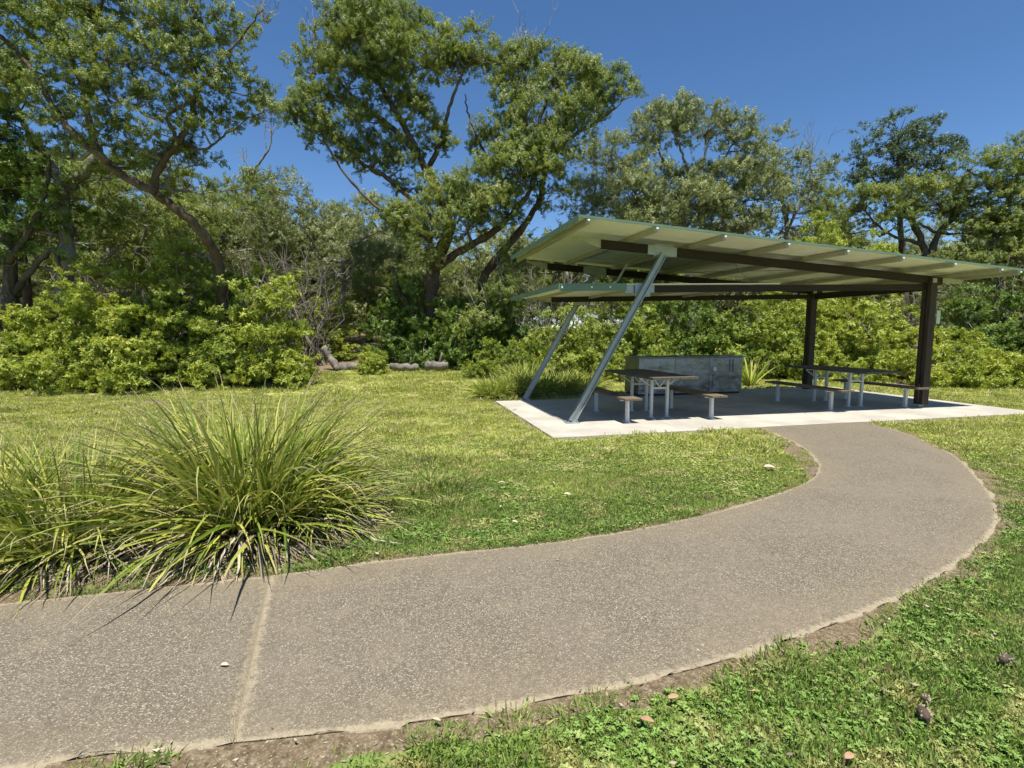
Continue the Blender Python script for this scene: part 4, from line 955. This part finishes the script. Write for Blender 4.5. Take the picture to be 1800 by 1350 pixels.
def strap_clump(label, x, y, n, R0, L, wd=(.009, .015), mat='strap', singles=70, dead=.25, group=None, elr=(.35, 1.5), name='grass_clump', z=None, cat='grass clump', grav=(.5, 1.7), dead_el=(-.0, .5)):
    zz = float(height(x, y)) - .02 if z is None else z
    root = empty(name, (x, y, zz)); tag(root, label, cat, group)
    V3, t = blade_arrays(n, R0, L, wd, elr, grav=grav); o = blade_mesh('leaf_blades', V3, t * .92, M[mat], root); o['kind'] = 'stuff'
    if dead:
        V3, t = blade_arrays(int(n * dead), R0 * 1.15, (L[0] * .4, L[1] * .8), wd, dead_el, grav=(1.0, 2.4)); o = blade_mesh('dead_leaf_blades', V3, t, M['straw'], root); o['kind'] = 'stuff'
    if singles:
        V3, t = blade_arrays(singles, R0, (L[0] * 1.0, L[1] * 1.05), (wd[0]*1.1, wd[1]*1.25), (elr[0], elr[1] - .1), azr=(-math.pi, math.pi), grav=grav)
        for k in range(singles): blade_mesh('leaf', V3[k:k+1], t[k:k+1], M[mat], root)
    return root
LG = 'strap-leaved grass clumps beside the path'
strap_clump('biggest clump of long arching strap leaves beside the path', -2.28, 4.28, 1250, .44, (.7, 1.42), wd=(.014, .027), singles=120, group=LG, elr=(.25, 1.5), dead=.7, grav=(.35, 1.7))
strap_clump('lower right-hand side clump drooping over the lawn beside the biggest clump', -1.75, 4.32, 420, .24, (.45, .85), wd=(.010, .019), singles=40, group=LG, elr=(.1, 1.2))
strap_clump('strap-leaved clump at the left edge with leaf tips hanging onto the path', -3.4, 3.8, 700, .38, (.55, 1.2), wd=(.012, .023), singles=70, group=LG, elr=(.1, 1.5), dead=.4)
strap_clump('small brownish clump between the two larger strap-leaved clumps', -2.85, 4.25, 420, .3, (.4, .85), wd=(.010, .02), singles=30, group=LG, dead=.8)
strap_clump('strap-leaved clump cut by the left edge of the picture', -4.15, 3.9, 700, .3, (.5, 1.05), singles=0, group=LG)
strap_clump('strap-leaved clump outside the left edge', -5.3, 3.6, 600, .3, (.5, 1.05), singles=0, group=LG)
TG = 'pale grass tufts behind the left corner of the slab'
for px, Y, h, lab in ((868, 12.7, .62, 'pale grass tuft furthest left of those by the slab corner'), (905, 12.9, .75, 'pale grass tuft straight behind the left corner of the slab'), (945, 13.1, .78, 'pale grass tuft left of the rear leaning post'),
                   (985, 13.6, .75, 'pale grass tuft right of the rear leaning post'), (1025, 14.2, .7, 'pale grass tuft furthest right, beside the barbecue'), (925, 14.2, .85, 'taller pale grass tuft standing behind the other tufts')):
    p = base_at(px, Y); strap_clump(lab, p[0], p[1], 620, .34, (h * .6, h * 1.15), (.014, .026), 'strap_pale', 0, .15, TG, (.3, 1.5), 'grass_tuft', cat='grass tuft')
p = base_at(1322, 15.6); strap_clump('spiky plant with stiff bright sword leaves right of the barbecue', p[0], p[1], 26, .12, (.75, 1.15), (.045, .07), 'strap_pale', 14, 0, None, (.7, 1.45), 'sword_leaf_plant', cat='plant', grav=(.1, .5))
p = base_at(1790, 15.2); strap_clump('grass tuft at the far right behind the slab', p[0], p[1], 200, .3, (.3, .6), (.01, .018), 'strap_pale', 0, .15, None, (.3, 1.5), 'grass_tuft', cat='grass tuft')

# ------------------------------------------------------------------ lawn
def patch_coll(name, nb, R, hr, wr, variants=4, flat=.5):
    coll = bpy.data.collections.new(name)
    for k in range(variants):
        V3, t = blade_arrays(nb, R, hr, wr, (flat, 1.5), seg=2, grav=(.3, 1.6))
        o = blade_mesh('grass_patch', V3, t, M['grass'], None); COL.objects.unlink(o); coll.objects.link(o)
    return inst_group(name, coll)
# blade_arrays roots point outward from the centre; use many small tussocks so that the lawn stays even
GN_near = patch_coll('near_grass', 60, .07, (.012, .036), (.0035, .0075), 6, -.1)
GN_far = patch_coll('far_grass', 90, .16, (.02, .055), (.006, .011), 5, .2)
def lawn_points(x0, x1, y0, y1, step, keepfun=None):
    gx_, gy_ = np.meshgrid(np.arange(x0, x1, step), np.arange(y0, y1, step)); P = np.stack([gx_.ravel(), gy_.ravel()], -1) + rng.uniform(-.5, .5, (gx_.size, 2)) * step
    # keep what the camera's wide view (with a margin) can see
    P = P[np.abs(P[:, 0]) < P[:, 1] * 1.25 + 1.2]
    P = P[~inside(P, path_poly) & ~inside(P, slab_poly)]
    s = soil_amount(P) + (vnoise(P[:, 0], P[:, 1], 3.0) - .5) * .7 + rng.normal(0, .22, len(P))
    P = P[(s < .60) & (pdist(P, inner_r) > .03) & (pdist(P, outer_r) > .045) & (pdist(P, slab_loop) > .08)]
    return P
def lawn(name, P, grp, label, sc=(.7, 1.3), var=.35):
    m = len(P); z = height(P[:, 0], P[:, 1]) - .034
    pb = np.clip(1.6 - np.minimum(pdist(P, inner_r), pdist(P, outer_r)) / .13, 0, 1); z = z * (1 - pb) - .016 * pb
    rot = np.stack([rng.normal(0, .08, m), rng.normal(0, .08, m), rng.uniform(0, 6.28, m)], -1)
    s = rng.uniform(sc[0], sc[1], m) * (1 - var / 2 + var * 1.4 * vnoise(P[:, 0], P[:, 1], 1.7)**1.5 * 1.6)
    o = points_obj(name, np.column_stack([P, z]), rot, s, rng.integers(0, 5, m), grp); tag(o, label, 'grass', kind='stuff')
P = lawn_points(-3.5, 8, .9, 6.6, .044); lawn('lawn_grass', P, GN_near, 'short green lawn grass along both sides of the path')
P = lawn_points(-14, 16, 6.6, 13, .115); lawn('lawn_grass', P, GN_far, 'yellowish mown grass of the clearing between the slab and the bushes')
P = lawn_points(-16, 20, 13, 19, .22); lawn('lawn_grass', P, GN_far, 'thin grass at the foot of the bushes', (1.0, 1.8))
P = lawn_points(-7, -.5, 4.6, 6.6, .10); lawn('lawn_grass', P, GN_far, 'lawn grass behind the strap-leaved clumps')

# grass runners creeping over the bare strip and the path edges
q_ = []
for poly, a_, b_ in ((outer_r, .0, .16), (inner_r, .0, .07)):
    c_ = resample(poly, 1500); c_ = c_[(c_[:, 0] > -3) & (c_[:, 1] > .8)]
    t_ = np.gradient(c_, axis=0); t_ /= np.linalg.norm(t_, axis=1, keepdims=True); n_ = np.stack([t_[:, 1], -t_[:, 0]], -1) * (1 if poly is outer_r else -1)
    p_ = c_ + n_ * rng.uniform(a_, b_, (len(c_), 1)); kk = vnoise(p_[:, 0] + 4, p_[:, 1], 2.1) + .5 * vnoise(p_[:, 0], p_[:, 1], 8) + rng.normal(0, .12, len(p_)); q_.append(p_[kk > 1.0])
q_ = np.vstack(q_); q_ = q_[pdist(q_, slab_loop) > .05]; m = len(q_)
o = points_obj('edge_grass', np.column_stack([q_, np.full(m, -.018)]), np.stack([rng.normal(0, .1, m), rng.normal(0, .1, m), rng.uniform(0, 6.28, m)], -1), rng.uniform(.5, 1.1, m), rng.integers(0, 5, m), GN_near)
tag(o, 'thin grass tufts creeping over the bare edges of the path', 'grass', kind='stuff')
# low broad-leaved weeds mixed into the near lawn
m_, nt, out = nm('weed'); lc, _, _ = lawn_color(nt, wpos(nt)); tone = attr(nt, 'tone')
surf(nt, out, mixc(nt, 1.0, lc, ramp(nt, tone, [(0, (.7, .78, .65)), (1, (1.1, 1.18, 1.1))]), 'MULTIPLY'), .6, spec=.25)
G['weed'] = sprig_set('weed_sprig', m_, 18, .017, .0105, .010, .3)
P = lawn_points(-2, 8, 1.2, 8, .042); k = vnoise(P[:, 0], P[:, 1], 1.1) + .35 * vnoise(P[:, 0], P[:, 1], 4.3); P = P[k > .62]; m = len(P)
o = points_obj('lawn_weeds', np.column_stack([P, height(P[:, 0], P[:, 1]) - .022 + .01 * np.clip(1.6 - np.minimum(pdist(P, inner_r), pdist(P, outer_r)) / .13, 0, 1)]), np.stack([rng.normal(0, .15, m), rng.normal(0, .15, m), rng.uniform(0, 6.28, m)], -1), rng.uniform(.6, 1.5, m), rng.integers(0, 4, m), G['weed'])
tag(o, 'low broad-leaved weeds mixed into the near lawn', 'weeds', kind='stuff')

# leaf litter and wood chips on the bare soil and path edges
def litter(name, P, z, size, mat, label, cat):
    n = len(P); a = rng.uniform(0, 6.28, n); L = rng.uniform(size[0], size[1], n); Wd = L * rng.uniform(.2, .5, n)
    d = np.stack([np.cos(a), np.sin(a), rng.normal(0, .06, n)], -1); base = np.column_stack([P, z + rng.uniform(.001, .006, n)])
    up = np.stack([rng.normal(0, .2, n), rng.normal(0, .2, n), np.ones(n)], -1); dd = d / np.linalg.norm(d, axis=1, keepdims=True)
    r = np.cross(dd, up); r /= np.linalg.norm(r, axis=1, keepdims=True); q = np.cross(r, dd); mid = base + dd * (L * .5)[:, None]
    v = np.stack([base, mid + r * Wd[:, None] / 2, base + dd * L[:, None] + q * (L * .1)[:, None], mid - r * Wd[:, None] / 2], 1).reshape(-1, 3); v[:, 2] = np.maximum(v[:, 2], np.repeat(z, 4) + .001)
    i = np.arange(n)[:, None] * 4; o = mesh_np(name, v, np.concatenate([i + [0, 1, 2], i + [0, 2, 3]]), mat, attrs={'tone': np.repeat(rng.uniform(0, 1, n), 4)}); tag(o, label, cat, kind='stuff'); return o
P = rng.uniform((-6, .8), (8, 14), (110000, 2)); P = P[~inside(P, path_poly) & ~inside(P, slab_poly)]; s = soil_amount(P); P = P[s > .36][:30000]
litter('leaf_litter', P, height(P[:, 0], P[:, 1]) - .017, (.006, .030), M['straw'], 'dry leaf litter and wood chips on the bare soil beside the path', 'leaf litter')
P = rng.uniform((-14, 11), (14, 19), (9000, 2)); P = P[~inside(P, slab_poly)]; s = soil_amount(P); P = P[s > .4]
litter('leaf_litter', P, height(P[:, 0], P[:, 1]) - .025, (.04, .11), M['straw'], 'dry leaf litter under the bushes', 'leaf litter')
P = rng.uniform((-6, .8), (8, 9.5), (16000, 2)); dmin = np.minimum(pdist(P, inner_r), pdist(P, outer_r)); P = P[inside(P, path_poly) & (rng.uniform(0, 1, len(P)) < np.exp(-dmin / .07))]
litter('path_chips', P, np.full(len(P), -.004), (.008, .028), M['straw'], 'small pale chips washed onto the edges of the path', 'chips')
P = rng.uniform((-5, 1), (8, 9.5), (420, 2)); P = P[inside(P, path_poly)]
litter('path_litter', P, np.full(len(P), .002), (.008, .030), M['straw'], 'scattered dry leaf flecks lying on the path', 'leaf litter')
P = rng.uniform((-5, 1), (8, 12), (1600, 2)); P = P[~inside(P, path_poly) & ~inside(P, slab_poly)]
litter('leaf_litter', P, height(P[:, 0], P[:, 1]) + .008, (.02, .05), M['straw'], 'dry leaf flecks caught in the lawn grass', 'leaf litter')

# single fallen leaves and cones
def fallen_leaf(px, py, L, mat, lab, rz):
    L *= .62
    p = gnd(px, py, .0); z = .006 if inside(p[None, :], path_poly)[0] else .018; b = MB(); n = 7; t = np.linspace(0, 1, n); wv = L * .22 * np.sin(t * math.pi)**.7
    cup = L * .12 * np.sin(t * math.pi * 1.1); v = []; 
    for i in range(n): v += [(t[i]*L - L/2, -wv[i], cup[i] + .012*L/.1), (t[i]*L - L/2, 0, cup[i]), (t[i]*L - L/2, wv[i], cup[i] + .016*L/.1)]
    f = [];
    for i in range(n-1):
        for j in range(2): f.append((i*3+j, i*3+j+1, i*3+j+4, i*3+j+3))
    b.add(v, f); o = b.build('fallen_leaf', M[mat], None, smooth=True); o.location = (p[0], p[1], z); o.rotation_euler = (rng.uniform(-.3, .3), rng.uniform(-.2, .2), rz)
    so = o.modifiers.new('thick', 'SOLIDIFY'); so.thickness = .0015
    tag(o, lab, 'leaf', 'single fallen leaves on the lawn')
for a in ((1183, 1234, .085, 'fallen', 'curled tan leaf on the near lawn below the path, left of the brown twig leaf', .1), (1137, 1276, .10, 'fallen', 'narrow brown leaf slanting on the near lawn', -.5),
          (1492, 1340, .09, 'fallen', 'reddish brown leaf cut by the bottom edge', .3), (767, 1274, .06, 'fallen_pale', 'pale pink-tan leaf at the grass edge left of centre bottom', -.2),
          (882, 853, .13, 'fallen_pale', 'pale leaf on the middle of the lawn left of the path', .1), (997, 873, .12, 'fallen_pale', 'thin pale leaf right of the other pale leaf on the lawn', -.4),
          (1352, 826, .22, 'fallen_pale', 'long pale leaf on the grass inside the bend of the path', -.15), (905, 922, .09, 'fallen_pale', 'small pale leaf near the inner path edge', -.3),
          (1650, 1133, .05, 'fallen', 'small orange-brown leaf near the upper right of the near lawn', .6), (1325, 1222, .04, 'fallen', 'tiny orange leaf on the near lawn right of centre', .2),
          (395, 1172, .07, 'fallen_pale', 'thin pale leaf lying on the path beside the joint', .05), (690, 905, .06, 'fallen_pale', 'tiny white leaf on grass right of the biggest clump', .5)):
    fallen_leaf(*a)
for px, py, lab, rz in ((1762, 1160, 'dark knobbly seed cone by the right edge of the near lawn', .4), (1632, 1263, 'dark and white seed cone in the lower right lawn', 1.2), (1622, 1226, 'small round brown seed pod above the larger cone', 0)):
    p = gnd(px, py, .02); small = 'round' in lab; b = MB(); t = np.linspace(0, 1, 9); L = .03 if small else .075
    b.tube(np.column_stack([t * L, np.sin(t * 3) * .006, np.full(9, .02)]), (.013 if small else .02) * np.sin(t * math.pi * .92 + .12)**.6 + .002, 10)
    root = empty('seed_cone', (p[0], p[1], -.005), rz); tag(root, lab, 'seed cone'); b.build('core', M['cone'], root, smooth=False)
    b = MB()
    for k in range(26):
        a = rng.uniform(0, 6.28); x = rng.uniform(.1, .9) * L; r = .012 if small else .02; c = np.array([x, math.cos(a) * r, .02 + math.sin(a) * r]); dv = np.array([.2, math.cos(a), math.sin(a)])
        b.bar(c - dv * .003, c + dv * .004, .006, .003, up=(1, .1, 0))
    o = b.build('scales', M['fallen_pale'], root); o['kind'] = 'stuff'

# logs and stump in the grassy gap
def log(lab, p0, p1, r, name='log', mat='log'):
    c = (p0 + p1) / 2; P = curve(p0, p1, 0, 10, .03); root = empty(name, c); tag(root, lab, name.replace('_', ' '))
    b = MB(); b.tube(P - c, r * (1 + .12 * rng.normal(0, 1, 10)), 10); b.build('bark', M[mat], root, smooth=True)
    b = MB(); s = P[6]; b.tube(curve(s, s + np.array([.1, -.1, r * 3]), 0, 4, .05) - c, [r*.4, r*.3, r*.25, r*.15], 6); b.build('branch_stub', M[mat], root, smooth=True)
def G3(px, Y, dz=0): p = base_at(px, Y); p[2] += .03 + dz; return p
log('broken grey stump leaning beside the grassy gap', G3(592, 17.6), G3(568, 17.9, .75), .13, 'tree_stump')
log('dark log lying across the grassy gap', G3(585, 17.8, .08), G3(650, 17.9, .10), .13)
log('pale grey dead log at the left foot of the central tree', G3(685, 17.5, .16), G3(735, 17.6, .11), .12)
log('weathered grey log end resting against the base of the central tree', G3(748, 17.5, .18), G3(787, 17.4, .20), .15)
